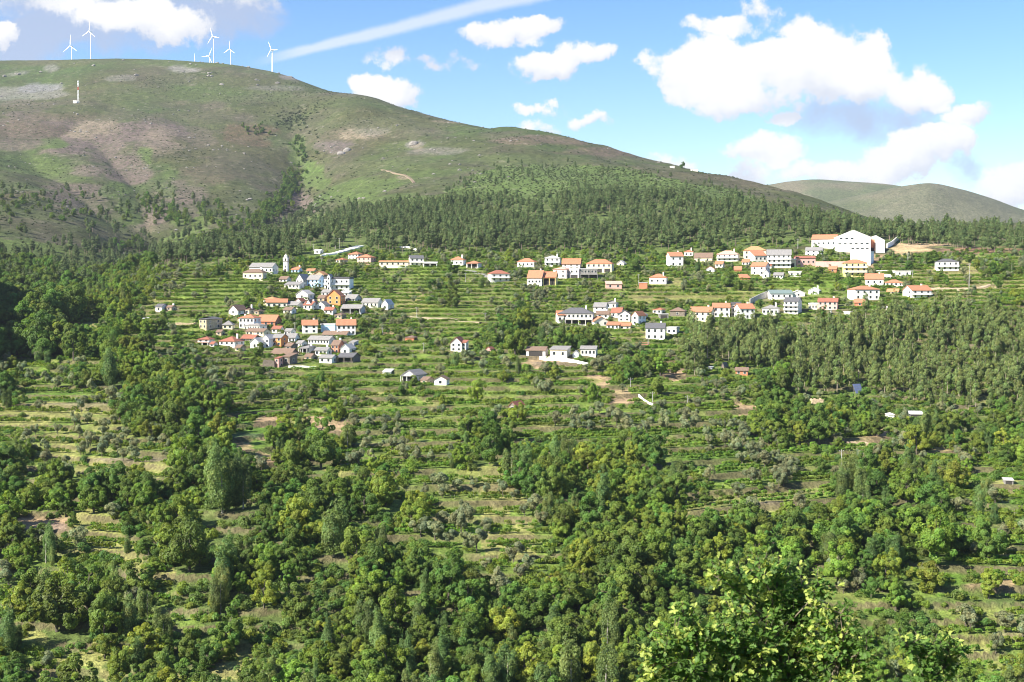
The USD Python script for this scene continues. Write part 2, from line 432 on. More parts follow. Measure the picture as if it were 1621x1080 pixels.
# ------------------------------------------------------------------ what grows where: the photograph's ground cover, cell by cell (40 x 20 pixels), read at the ground each point stands on
COVER = '''DDDDDDPPPbHHbHHHHbHbHHHHbbbHHHHHHHSbbHGbG
DDDDDbbbbHHHHbbVVVVHHHHHbbHHbbHHVHbbGHGbb
DDDDBbOVVVHHHHVbVbVOObVOVGGbbbVVVHHbGGGGG
DDDBBbGVVVHHHHHVGbVVbObHVGGggVHHVHHbHGGbY
DDDbBGHVVHHHHHHbGVVObOHHHHHHHHHHHHbbbVYEE
DDDGBBbVHHVbHHbObVVVBbHHHHVHHHHHHHEEEEEEE
DDDBBVbVHHHHHHbbOVVBBbBBVGbEEEEEEEEEEEEEE
DDDDBBVbHbHHHHbOVHVbHHHHbbVEEEEEEEEEEEEEE
OVVVBBbbOVHHHbOVVbObHSSbbBbEEEEEEEEEEEEEE
bVbBBBBbbVHGVVVHHVVVbbVVBbSbbHBEEEEEEEEEE
BVOOBBBBOOVVbbVVHVVVVOVSVVVbObBEEEEEEEEEE
bggOOBBBBVObVGGVVGVVVVVbSVVbOOBbbbbbEEEEE
GGGGGBBBOggbVbVVVVbbbVVVVbbOVSBBBBbBbbbYE
GGOOOBBBBgSGSSOOVVGVVGOOOOOOOOBBBBBbBBbBb
bOGOOOOBBggBBBOObVBBggbgOOOOOOOBBbSbBBbBB
bOGOOObBBSgBBbVOObBBgBBBbBGgOOVVbGGObSbbB
BOOGGGGBBVSBBbVbOOBbBBBBBBVggOOVbbOBBbObB
GGOOGGGBBBbBBGbbOOGGbBBBBBBVgOOVbbBBBBObb
BBBBBBBBBBBBBBBBOOOGGBBBBBBbVOOVVBBBBBbGY
BBBBGBBBBBBBBBBBBOOGGbBBBBGGGGGGVBBBBBbYY
BbbGGBBBBBBBBBBBBOOGOBBBBBGGGGGGBBBBBbbYY
BSSGGbBBBBBBBBBBOOOOGbBBBBBBBBBBBBBBBBYbY
bbGGGbBBBBBBBBBBOOOGGbBBBBBBBBBBBBBBBBbYY
bYbGGGBBBBBBBBBBBOOGGbBBBBBBBBBBBBBBBBbGY
YbbbBGBBBBBBBBBBBBOOObBBBBBBBBBBOBBBBBbbY
bbBbBGGBBBBBBBBBBBBObBBBBBBBBBBOOOBBbgbYY
YbBBBBbBBBBBBBBBBBBbbBBBBBBBBBBOOOOBbggSb
bBBBBBbBBBBBBBBBBBBBBBBBBBBBBBBBOOObBBbYY
bBBBBbbBBBBBBBBBBBBBBBBBBBBBBBBBbGbBBOOOY
bBBBBBBbBBBBBBBBBBBBBBBBBBBBBBBBbGbBBbOOO
BGBBBBBBbBBBBBBBBBBBBBBBBBBBBBBBbbBBbbGOO
BbBGGBBBBGBBBBBBBBBBBBBBBBBBBBBBBbBBbbGYO
BbGGBBBBGGBBBBBBBBBBBBBBBBBBBBBBBBBBbbgGY
BGGbGBBGGGBBBBBBBBBBBBBBBBBBBBBBBBBbbBbgg
BBBBBBBBBBBBBBBBBBBBBBBBBBBBBBBBBBBBBBBBB'''.split()
assert all(len(r) == 41 for r in COVER), [(i, len(r)) for i, r in enumerate(COVER) if len(r) != 41]
CELLS = np.array([[ord(c) for c in r] for r in COVER], np.uint8)
PINES = [(300, 430), (330, 400), (400, 372), (450, 355), (490, 340), (640, 326), (760, 322), (860, 318), (980, 312), (1060, 314), (1140, 324), (1220, 336), (1300, 352), (1380, 366), (1460, 370), (1700, 372),
         (1700, 404), (1560, 400), (1450, 388), (1340, 386), (1250, 392), (1150, 398), (1050, 403), (900, 399), (760, 399), (640, 404), (560, 399), (500, 404), (400, 413), (300, 424)]
YOUNG = [(560, 322), (700, 306), (790, 262), (960, 262), (1080, 285), (1200, 312), (1290, 345), (1140, 324), (1060, 314), (980, 312), (860, 318), (640, 326)]
DARK = [(-300, 365), (40, 378), (110, 392), (165, 402), (225, 408), (262, 372), (300, 350), (330, 330), (345, 352), (300, 385), (245, 404), (235, 432), (160, 470), (100, 540), (-300, 575)]


def inside(poly, u, v):
    u, v = np.asarray(u), np.asarray(v)
    p = np.array(poly, float)
    q = np.roll(p, -1, 0)
    c = np.zeros(u.shape, bool)
    for (x0, y0), (x1, y1) in zip(p, q):
        if y0 != y1:
            c ^= ((y0 > v) != (y1 > v)) & (u < (x1 - x0) * (v - y0) / (y1 - y0) + x0)
    return c


def cover(x, y, z, lift=0.0, jitter=1.0):
    """The letter of what grows at points of the ground. lift: metres above the ground of what the letter was read from."""
    u, v = project(np.stack([x, y, z + lift], -1))
    u = u + jitter * (70 * noise2(x, y, 30, 3, 31) + 26 * noise2(x, y, 5, 2, 33))
    v = v + jitter * (40 * noise2(x, y, 30, 3, 32) + 16 * noise2(x, y, 5, 2, 34)) * np.clip(500 / np.maximum(np.hypot(x, y), 1), 0.3, 1)
    i = np.clip(((v - 400) // 20).astype(int), 0, len(CELLS) - 1)
    j = np.clip((u // 40).astype(int), 0, 40)
    c = CELLS[i, j].copy()
    r = np.hypot(x, y)
    c[(r < 255)] = ord('B')
    c[v < 400] = ord('M')
    p = inside(PINES, u, v) & (r > 820)
    c[p] = ord('P')
    c[inside(YOUNG, u, v) & (r > 900)] = ord('Y')
    c[(v < 400) & inside(DARK, u, v)] = ord('D')
    c[(v >= 400) & (v < 412) & (r < 700)] = ord('G')
    c[(r > 1000) & (v >= 400) & (c != ord('D')) & (c != ord('P'))] = ord('D')
    return c


# ------------------------------------------------------------------ the ground's own colours
GRASS, DRY, LUSH, SOIL = (0.120, 0.175, 0.034), (0.220, 0.225, 0.072), (0.090, 0.165, 0.022), (0.33, 0.235, 0.14)
FLOOR, HEATH, HEATHER, ROCK, MOOR, TAN = (0.085, 0.120, 0.032), (0.078, 0.078, 0.034), (0.118, 0.092, 0.080), (0.19, 0.18, 0.168), (0.080, 0.108, 0.032), (0.180, 0.148, 0.105)
BANK = (0.105, 0.088, 0.050)
MOUNTAIN = [  # (u, v, half width, half height, colour, strength): patches of heather, moor grass and bare rock as the mountain wears them
    (125, 212, 75, 34, HEATHER, 1.0), (150, 205, 45, 22, TAN, 0.75), (235, 215, 62, 34, HEATHER, 1.0), (255, 225, 40, 22, TAN, 0.4), (40, 200, 60, 26, HEATHER, 0.8), (110, 300, 60, 20, HEATHER, 0.8), (130, 320, 50, 22, HEATHER, 0.6),
    (245, 345, 50, 26, HEATHER, 0.9), (230, 358, 30, 20, TAN, 0.5), (285, 300, 45, 22, HEATHER, 0.7), (330, 240, 70, 40, HEATH, 0.7), (400, 215, 55, 22, (0.105, 0.07, 0.047), 0.7), (520, 215, 70, 14, (0.09, 0.077, 0.052), 0.6),
    (85, 228, 26, 10, (0.072, 0.102, 0.030), 1.0), (45, 262, 60, 18, (0.072, 0.102, 0.030), 0.9), (105, 275, 40, 14, (0.072, 0.102, 0.030), 0.7), (228, 250, 18, 30, (0.078, 0.120, 0.030), 0.8), (185, 300, 26, 18, (0.078, 0.120, 0.030), 0.7), (208, 330, 26, 26, (0.072, 0.102, 0.030), 1.0), (265, 290, 20, 26, (0.078, 0.120, 0.030), 0.6), (285, 345, 16, 14, (0.072, 0.102, 0.030), 0.9),
    (492, 272, 22, 22, (0.078, 0.120, 0.030), 1.0), (505, 290, 22, 14, (0.072, 0.102, 0.030), 1.0), (455, 300, 14, 40, (0.06, 0.085, 0.03), 0.7), (470, 240, 14, 26, (0.072, 0.102, 0.030), 0.9), (590, 300, 70, 20, (0.072, 0.102, 0.030), 0.95), (560, 315, 60, 14, (0.078, 0.120, 0.030), 0.5), (700, 275, 90, 18, (0.072, 0.102, 0.030), 0.7), (640, 255, 110, 30, (0.072, 0.102, 0.030), 0.45),
    (470, 322, 34, 16, HEATHER, 0.9), (440, 342, 24, 8, TAN, 0.7), (530, 233, 34, 14, (0.11, 0.088, 0.085), 0.8), (580, 213, 42, 11, TAN, 0.9), (585, 208, 40, 9, ROCK, 0.4), (655, 228, 20, 7, ROCK, 0.8), (660, 232, 16, 9, TAN, 0.7), (690, 240, 60, 8, ROCK, 0.35),
    (35, 148, 70, 14, ROCK, 0.6), (60, 140, 40, 10, (0.15, 0.15, 0.155), 0.8), (85, 108, 16, 8, ROCK, 0.6), (20, 115, 36, 7, ROCK, 0.5), (190, 125, 30, 7, ROCK, 0.45), (290, 110, 30, 7, ROCK, 0.8), (300, 122, 24, 6, ROCK, 0.5), (430, 140, 60, 5, ROCK, 0.35),
    (475, 122, 34, 9, (0.17, 0.15, 0.14), 0.9), (510, 130, 30, 8, (0.14, 0.115, 0.10), 0.9), (740, 192, 50, 4, TAN, 0.7), (860, 222, 110, 9, (0.12, 0.088, 0.07), 0.7), (960, 240, 90, 8, (0.12, 0.086, 0.068), 0.6), (640, 281, 16, 5, TAN, 0.9),
    (60, 100, 120, 8, HEATH, 0.6), (300, 98, 160, 10, (0.072, 0.102, 0.030), 0.5), (330, 150, 160, 14, (0.072, 0.102, 0.030), 0.35), (200, 150, 60, 22, (0.072, 0.102, 0.030), 0.3),
    (20, 225, 60, 14, HEATHER, 0.7), (175, 240, 60, 20, HEATHER, 0.9), (205, 275, 40, 22, HEATHER, 0.9), (310, 215, 60, 22, HEATHER, 0.5), (330, 275, 60, 26, (0.085, 0.070, 0.048), 0.8), (370, 255, 60, 30, (0.070, 0.066, 0.042), 0.7), (390, 310, 40, 22, (0.060, 0.072, 0.034), 0.8),
    (60, 205, 70, 18, (0.105, 0.082, 0.058), 0.7), (120, 185, 110, 8, (0.105, 0.085, 0.055), 0.7), (30, 165, 60, 8, (0.10, 0.085, 0.062), 0.7), (250, 185, 130, 14, (0.078, 0.076, 0.044), 0.6), (600, 200, 120, 18, (0.078, 0.082, 0.044), 0.5), (330, 128, 100, 12, (0.072, 0.074, 0.036), 0.6),
    (20, 310, 60, 12, (0.095, 0.082, 0.045), 0.8), (140, 270, 40, 10, HEATHER, 0.8), (445, 335, 22, 26, TAN, 0.5), (470, 318, 26, 18, HEATHER, 0.8), (300, 330, 40, 16, HEATHER, 0.5), (560, 265, 60, 14, (0.080, 0.086, 0.040), 0.5), (820, 255, 120, 10, (0.075, 0.092, 0.036), 0.6)]
FIELDS = [  # bare plots, mown strips and paths of earth on the slope
    (985, 632, 44, 8, SOIL, 1.0), (925, 603, 44, 6, DRY, 1.0), (560, 662, 50, 7, TAN, 0.9), (35, 744, 42, 6, SOIL, 0.8), (75, 832, 42, 16, SOIL, 0.9), (85, 835, 36, 10, (0.20, 0.15, 0.13), 0.6), (150, 838, 60, 18, DRY, 0.9), (180, 862, 60, 9, DRY, 0.8), (215, 912, 30, 6, TAN, 0.9),
    (160, 1035, 22, 24, DRY, 0.8), (90, 1055, 26, 20, DRY, 0.7), (330, 1050, 44, 8, TAN, 0.7), (370, 1020, 26, 8, DRY, 0.8), (445, 660, 40, 6, SOIL, 0.6), (390, 690, 60, 5, (0.08, 0.13, 0.05), 1.0), (435, 695, 40, 4, SOIL, 0.7), (390, 660, 40, 5, (0.09, 0.15, 0.05), 1.0),
    (810, 690, 55, 12, LUSH, 1.0), (930, 685, 40, 7, LUSH, 0.9), (1120, 725, 60, 7, LUSH, 0.9), (1190, 645, 50, 5, SOIL, 0.9), (800, 845, 40, 8, DRY, 0.8), (800, 760, 60, 7, DRY, 0.7), (1250, 797, 100, 4, TAN, 0.9), (1285, 778, 60, 7, DRY, 0.9), (1160, 780, 60, 6, DRY, 0.8),
    (1435, 395, 40, 14, (0.42, 0.31, 0.17), 1.0), (1460, 388, 60, 6, (0.40, 0.29, 0.18), 0.9), (1560, 396, 80, 5, (0.27, 0.15, 0.10), 0.8), (1500, 455, 70, 4, (0.40, 0.32, 0.19), 0.9), (1530, 440, 60, 14, DRY, 0.6), (1495, 432, 30, 6, DRY, 0.7), (1440, 420, 40, 5, TAN, 0.7),
    (1100, 472, 110, 12, (0.16, 0.17, 0.045), 0.9), (1060, 478, 70, 5, DRY, 0.6), (1180, 455, 40, 8, DRY, 0.6), (690, 478, 40, 6, (0.20, 0.20, 0.06), 0.9), (620, 528, 40, 6, SOIL, 0.7), (880, 578, 60, 6, TAN, 0.8), (840, 565, 24, 6, TAN, 0.8), (1030, 565, 60, 12, (0.14, 0.105, 0.05), 0.8),
    (1000, 585, 50, 4, TAN, 0.7), (1500, 690, 60, 5, TAN, 0.7), (1530, 648, 30, 12, TAN, 0.7), (1545, 550, 50, 16, (0.18, 0.14, 0.11), 0.5), (1580, 570, 60, 20, MOOR, 0.7), (1545, 928, 30, 7, SOIL, 0.9), (1600, 1005, 40, 14, TAN, 0.6), (1590, 1040, 40, 12, LUSH, 0.6),
    (250, 905, 30, 6, DRY, 0.7), (110, 655, 110, 4, DRY, 0.9), (100, 640, 90, 3, TAN, 0.6), (210, 728, 80, 4, TAN, 0.8), (560, 602, 60, 5, LUSH, 0.6), (630, 623, 60, 4, (0.36, 0.31, 0.12), 0.7), (1240, 690, 60, 8, LUSH, 0.6), (110, 620, 40, 4, LUSH, 0.7), (870, 770, 40, 6, DRY, 0.6)]


def paint(col, u, v, x, y, patches, grain, seed):
    for k, (pu, pv, ru, rv, c, s) in enumerate(patches):
        m = (np.abs(u - pu) < 1.7 * ru) & (np.abs(v - pv) < 1.7 * rv)
        if not m.any():
            continue
        d = ((u[m] - pu) / ru) ** 2 + ((v[m] - pv) / rv) ** 2
        w = s * sstep(1 - d + 3.8 * noise2(x[m], y[m], grain, 6, seed + k), 0.05, 0.65)
        col[m] += w[:, None] * (np.array(c) - col[m])
    return col


def ground_colours():
    x, y, z = GX.ravel(), GY.ravel(), GZ.ravel()
    col = np.zeros((len(x), 3))
    r = np.hypot(x, y)
    front = (y > 0) & (np.abs(np.arctan2(x, y)) < 0.62) & (r > 200)
    col[:] = 0.6 * np.array(GRASS) + 0.4 * np.array(DRY)
    n1, n2 = noise2(x, y, 60, 3, 41), noise2(x, y, 14, 3, 42)
    col += (n1 * 0.5 + n2 * 0.5)[:, None] * (np.array(DRY) - np.array(GRASS))
    u, v = project(np.stack([x, y, z], -1))
    letters = cover(x, y, z)
    for c, a, b in (('B', FLOOR, LUSH), ('D', FLOOR, FLOOR), ('P', FLOOR, TAN), ('E', (0.07, 0.08, 0.03), DRY), ('g', LUSH, GRASS), ('G', DRY, GRASS), ('V', (0.145, 0.205, 0.036), (0.105, 0.180, 0.026)), ('O', GRASS, DRY), ('b', GRASS, FLOOR), ('H', GRASS, TAN), ('S', SOIL, DRY),
                    ('Y', (0.080, 0.120, 0.032), MOOR)):
        m = front & (letters == ord(c))
        w = sstep(n2[m] + 0.6 * n1[m], -0.05, 0.3)[:, None] * (0.75 if c not in 'PB' else 0.3)
        col[m] = np.array(a) * (1 - w) + np.array(b) * w
    m = front & (letters == ord('M')) | (r > 1500) & front & (letters != ord('P')) & (letters != ord('Y')) & (letters != ord('D'))
    xm, ym = x[m], y[m]
    a = sstep(noise2(xm, ym, 260, 4, 51), -0.16, 0.16)[:, None]
    b = sstep(noise2(xm, ym, 70, 4, 52), -0.10, 0.25)[:, None]
    cm = np.array(HEATH) * (1 - a) + np.array((0.060, 0.092, 0.027)) * a
    cm = cm * (1 - 0.6 * b) + 0.6 * b * np.array(HEATHER)
    b = sstep(noise2(xm, ym, 36, 4, 57), 0.02, 0.22)[:, None]
    cm = cm * (1 - 0.55 * b) + 0.55 * b * np.array((0.052, 0.058, 0.026))
    b = sstep(noise2(xm, ym, 24, 3, 58), 0.12, 0.28)[:, None]
    cm = cm * (1 - 0.5 * b) + 0.4 * b * np.array(TAN)
    rock = sstep(noise2(xm, ym, 34, 4, 53) + 0.5 * noise2(xm, ym, 300, 2, 54), 0.27, 0.40)[:, None]
    cm = cm * (1 - 0.6 * rock) + 0.6 * rock * np.array(ROCK)
    cm *= 0.84 * (1 + 0.75 * noise2(xm, ym, 45, 5, 55) + 0.5 * noise2(xm, ym, 14, 2, 56))[:, None]
    col[m] = paint(cm, u[m], v[m], xm, ym, MOUNTAIN, 60, 200)
    far = front & (r > 235) & (v > 385)
    col[far] = paint(col[far], u[far], v[far], x[far], y[far], FIELDS, 16, 400)
    # the faces of the terraces: dry stone and rank growth
    w = terrace_amount(x, y)
    near = front & (r < 1000)
    h = GPHASE.ravel()[near]
    f = h - np.floor(h)
    face = (w[near] * sstep(f, 0.74, 0.84) * sstep(noise2(x[near], y[near], 9, 2, 61), -0.30, 0.05) * 0.85)[:, None]
    col[near] = col[near] * (1 - face) + face * np.array(BANK)
    col *= (1 + 0.35 * noise2(x, y, 5, 2, 62))[:, None]
    return np.clip(col, 0.01, 0.8)




def ground_mesh():
    n, k = GX.shape
    v = np.stack([GX, GY, GZ], -1).reshape(-1, 3)
    i, j = np.meshgrid(np.arange(n - 1), np.arange(k - 1), indexing='ij')
    q = (i * k + j).ravel()
    f = np.stack([q, q + k, q + k + 1, q, q + k + 1, q + 1], -1).reshape(-1, 3)
    f = f[:, ::-1]
    m = usdkit.mesh(stage, '/World/ground', (v, f), M['ground'], True)
    UsdGeom.PrimvarsAPI(m).CreatePrimvar('tint', T.Color3fArray, 'vertex').Set(Vt.Vec3fArray.FromNumpy(ground_colours().astype(np.float32)))
    wild = sstep(np.hypot(GX, GY).ravel(), 1000, 1300).astype(np.float32)
    UsdGeom.PrimvarsAPI(m).CreatePrimvar('wild', T.FloatArray, 'vertex').Set(Vt.FloatArray.FromNumpy(wild))
    tag(m, 'terraced green hillside rising to a heath covered mountain', None, None, 'structure')


M = {}


def mat(name, nodes, links, surface='p.BSDF', volume=None):
    M[name] = usdkit.material(stage, '/World/Looks/' + name, nodes, links, surface=surface, volume=volume)


mat('ground', {'t': ('attribute', {'attribute': 'tint'}), 'g': ('geometry', {}), 'n1': ('noise_texture', {'scale': 0.9, 'detail': 5.0, 'roughness': 0.65}), 'n2': ('noise_texture', {'scale': 0.11, 'detail': 5.0, 'roughness': 0.7}),
               'r1': ('map_range', {'from_min': 0.3, 'from_max': 0.7, 'to_min': 0.62, 'to_max': 1.38, 'clamp': True}), 'r2': ('map_range', {'from_min': 0.3, 'from_max': 0.7, 'to_min': 0.62, 'to_max': 1.4, 'clamp': True}),
               'm': ('math', {'math_type': 'multiply'}), 's': ('vector_math', {'math_type': 'scale'}), 'b2': ('bump', {'strength': 0.8, 'distance': 3.0}), 'b': ('bump', {'strength': 0.7, 'distance': 0.5}), 'wd': ('attribute', {'attribute': 'wild'}), 'n3': ('noise_texture', {'scale': 0.17, 'detail': 6.0, 'roughness': 0.72}), 'n4': ('noise_texture', {'scale': 0.055, 'detail': 6.0, 'roughness': 0.75}),
               'd1': ('map_range', {'from_min': 0.50, 'from_max': 0.40, 'to_min': 0.0, 'to_max': 0.75, 'clamp': True}), 'd2': ('map_range', {'from_min': 0.58, 'from_max': 0.68, 'to_min': 0.0, 'to_max': 0.55, 'clamp': True}),
               'w1': ('math', {'math_type': 'multiply'}), 'w2': ('math', {'math_type': 'multiply'}), 'c1': ('mix_color', {'b': (0.040, 0.052, 0.020)}), 'c2': ('mix_color', {'b': (0.190, 0.168, 0.140)}),
               'p': ('principled_bsdf', {'roughness': 0.95, 'specular_ior_level': 0.15})},
    [('g.position', 'n3.vector'), ('g.position', 'n4.vector'), ('n3.fac', 'd1.value'), ('n4.fac', 'd2.value'), ('d1.result', 'w1.value1'), ('wd.fac', 'w1.value2'), ('d2.result', 'w2.value1'), ('wd.fac', 'w2.value2'),
     ('w1.value', 'c1.fac'), ('s.vector', 'c1.a'), ('w2.value', 'c2.fac'), ('c1.result', 'c2.a'), ('g.position', 'n1.vector'), ('g.position', 'n2.vector'), ('n1.fac', 'r1.value'), ('n2.fac', 'r2.value'), ('r1.result', 'm.value1'), ('r2.result', 'm.value2'), ('t.color', 's.vector1'), ('m.value', 's.scale'),
     ('c2.result', 'p.base_color'), ('n1.fac', 'b.height'), ('n2.fac', 'b2.height'), ('b2.normal', 'b.normal'), ('b.normal', 'p.normal')])
ground_mesh()

# ------------------------------------------------------------------ materials of plants
def leaf_material(name, hue=0.035, value=0.35, through=0.28, rough=0.55):
    mat(name, {'t': ('attribute', {'attribute': 'tint'}), 'o': ('object_info', {}), 'w': ('white_noise_texture', {'dimensions': '1D'}),
               'h': ('math', {'math_type': 'multiply_add', 'value2': hue, 'value3': 0.5 - hue / 2}), 'v': ('math', {'math_type': 'multiply_add', 'value2': value, 'value3': 1 - value / 2}),
               'hs': ('hsv', {'fac': 1.0, 'saturation': 1.0}), 'p': ('principled_bsdf', {'roughness': rough, 'specular_ior_level': 0.35}), 'tc': ('hsv', {'hue': 0.485, 'saturation': 1.15, 'value': 1.5, 'fac': 1.0}),
               'tr': ('translucent_bsdf', {}), 'mx': ('mix_closure', {'fac': through})},
        [('o.random', 'h.value1'), ('o.random', 'w.w'), ('w.value', 'v.value1'), ('h.value', 'hs.hue'), ('v.value', 'hs.value'), ('t.color', 'hs.color'), ('hs.color', 'p.base_color'), ('hs.color', 'tc.color'), ('tc.color', 'tr.color'),
         ('p.BSDF', 'mx.closure1'), ('tr.BSDF', 'mx.closure2')], surface='mx.closure')


leaf_material('leaves', 0.05, 0.45, 0.38)
leaf_material('needles', 0.02, 0.3, 0.15)
mat('bark', {'t': ('attribute', {'attribute': 'tint'}), 'g': ('texture_coordinate', {}), 'n': ('noise_texture', {'scale': 6.0, 'detail': 4.0}), 'r': ('map_range', {'from_min': 0.3, 'from_max': 0.7, 'to_min': 0.6, 'to_max': 1.3}),
             's': ('vector_math', {'math_type': 'scale'}), 'p': ('principled_bsdf', {'roughness': 0.9})},
    [('g.object', 'n.vector'), ('n.fac', 'r.value'), ('t.color', 's.vector1'), ('r.result', 's.scale'), ('s.vector', 'p.base_color')])


# ------------------------------------------------------------------ tree and bush forms
def unit(v):
    return v / (np.linalg.norm(v, axis=-1, keepdims=True) + 1e-9)


def leaf_cards(rng, centres, normals, size, long=1.6):
    """A four-cornered leaf spray at each centre, facing along normals; folded a little along its length."""
    n = len(centres)
    normals = unit(normals)
    a = unit(np.cross(normals, unit(rng.normal(size=(n, 3)))))
    b = np.cross(normals, a)
    s = (np.asarray(size) * rng.uniform(0.65, 1.35, n))[:, None]
    fold = normals * s * 0.16
    v = np.stack([centres - a * s * long / 2, centres - b * s / 2 + fold, centres + a * s * long / 2, centres + b * s / 2 + fold], 1).reshape(-1, 3)
    q = np.arange(n)[:, None] * 4
    # folded along a; wound so that the outer side looks along the normal
    f = np.concatenate([q + [0, 1, 2], q + [0, 2, 3]], 1).reshape(-1, 3)
    g = np.cross(v[f[::2, 1]] - v[f[::2, 0]], v[f[::2, 2]] - v[f[::2, 0]])
    flip = (g * normals).sum(1) < 0
    f = f.reshape(n, 2, 3)
    f[flip] = f[flip][:, :, ::-1]
    return v, f.reshape(-1, 3)


def lobed_crown(seed, lobes, leaves, size, colour, spread=0.75, droop=0.3, vary=0.22, shell=0.72):
    """Leaves over a heap of leafy lobes. lobes: (x, y, z, radius, flatness)."""
    rng = np.random.default_rng(seed)
    L = np.array(lobes, float)
    pick = rng.choice(len(L), leaves, p=L[:, 3] ** 2 / (L[:, 3] ** 2).sum())
    c = L[pick]
    mid = np.average(L[:, :3], axis=0, weights=L[:, 3] ** 2)
    d = unit(rng.normal(size=(leaves, 3)))
    out = unit(c[:, :3] - mid + 1e-3)
    d = np.where(((d * out).sum(1) < -0.25)[:, None] & (rng.random(leaves) < 0.75)[:, None], -d, d)
    r = c[:, 3] * rng.uniform(shell, 1.06, leaves)
    pos = c[:, :3] + d * r[:, None] * np.stack([np.ones(leaves), np.ones(leaves), c[:, 4]], -1)
    nrm = d * spread + out * 0.25 + rng.normal(size=(leaves, 3)) * 0.42 + np.array([0, 0, droop])
    v, f = leaf_cards(rng, pos, nrm, size)
    tone = rng.uniform(1 - vary, 1 + vary, len(L))[pick] * rng.uniform(0.75, 1.25, leaves)
    warm = rng.normal(0, 0.06, len(L))[pick] + rng.normal(0, 0.05, leaves)
    col = np.array(colour)[None] * tone[:, None] * np.stack([1 + warm, np.ones(leaves), 1 - warm], -1)
    return (v, f), np.repeat(np.clip(col, 0.004, 0.6), 4, 0)


def dome_lobes(rng, R, z0, z1, n, bumps=(0.30, 0.46), fill=0.62):
    """Lobes heaped into a dome between the heights z0 and z1."""
    out = []
    zc, hz = 0.5 * (z0 + z1), 0.5 * (z1 - z0)
    for k in range(n):
        d = unit(rng.normal(size=3))
        d[2] = d[2] * 0.9 + 0.12
        if k < 2:
            d *= 0.15
        b = R * rng.uniform(*bumps)
        if k % 7 == 3:
            d[2] = abs(d[2]) + 0.5
        p = d * np.array([R - b * 0.75, R - b * 0.75, max(hz - b * 0.7, 0.1)]) * rng.uniform(0.75, 1.2)
        out.append((p[0], p[1], zc + p[2], b, rng.uniform(0.75, 0.95)))
    return out


def grove_lobes(rng, R, z0, z1, stems, n, bumps):
    """An uneven crown: several domes of different height that run into one another, with loose sprays around them."""
    out = []
    for k in range(stems):
        a = 2 * math.pi * (k + rng.random()) / stems
        off = R * rng.uniform(0.25, 0.55) if stems > 1 else 0
        top = z1 * (1.0 if k == 0 else rng.uniform(0.62, 0.95))
        for x, y, z, b, f in dome_lobes(rng, R * rng.uniform(0.52, 0.72), z0, top, n // stems, bumps):
            out.append((x + off * math.cos(a), y + off * math.sin(a), z, b, f))
    for _ in range(n // 2):
        d = unit(rng.normal(size=3) + [0, 0, 0.3])
        out.append((d[0] * R * rng.uniform(0.7, 1.05), d[1] * R * rng.uniform(0.7, 1.05), 0.5 * (z0 + z1) + d[2] * 0.5 * (z1 - z0) * rng.uniform(0.7, 1.1), R * rng.uniform(0.10, 0.2), 0.9))
    return out


def trunk(rng, h, r, lean=0.05, limbs=(), sides=6):
    """A tapering trunk with limbs reaching to the given points."""
    k = np.linspace(0, 1, 6)
    bend = rng.normal(0, lean * h, 2)
    p = np.stack([bend[0] * k ** 2, bend[1] * k ** 2, h * k - 0.6 * (k == 0)], -1)
    parts = [tube(p, r * (1.15 - 0.75 * k), sides)]
    for q in limbs:
        a = p[3] + (p[5] - p[3]) * rng.random()
        m = (a + np.array(q)) / 2 + [0, 0, 0.08 * h]
        parts.append(tube([a, m, q], [r * 0.45, r * 0.3, r * 0.1], 5))
    return join(parts)


FORMS = {}      # kind -> list of (crown mesh, crown tint, trunk mesh, trunk colour)
OAK, CHESTNUT, OLIVE, POPLAR, PINE, EUCALYPT = (0.115, 0.188, 0.033), (0.178, 0.252, 0.036), (0.212, 0.245, 0.128), (0.140, 0.205, 0.060), (0.098, 0.145, 0.044), (0.140, 0.190, 0.054)


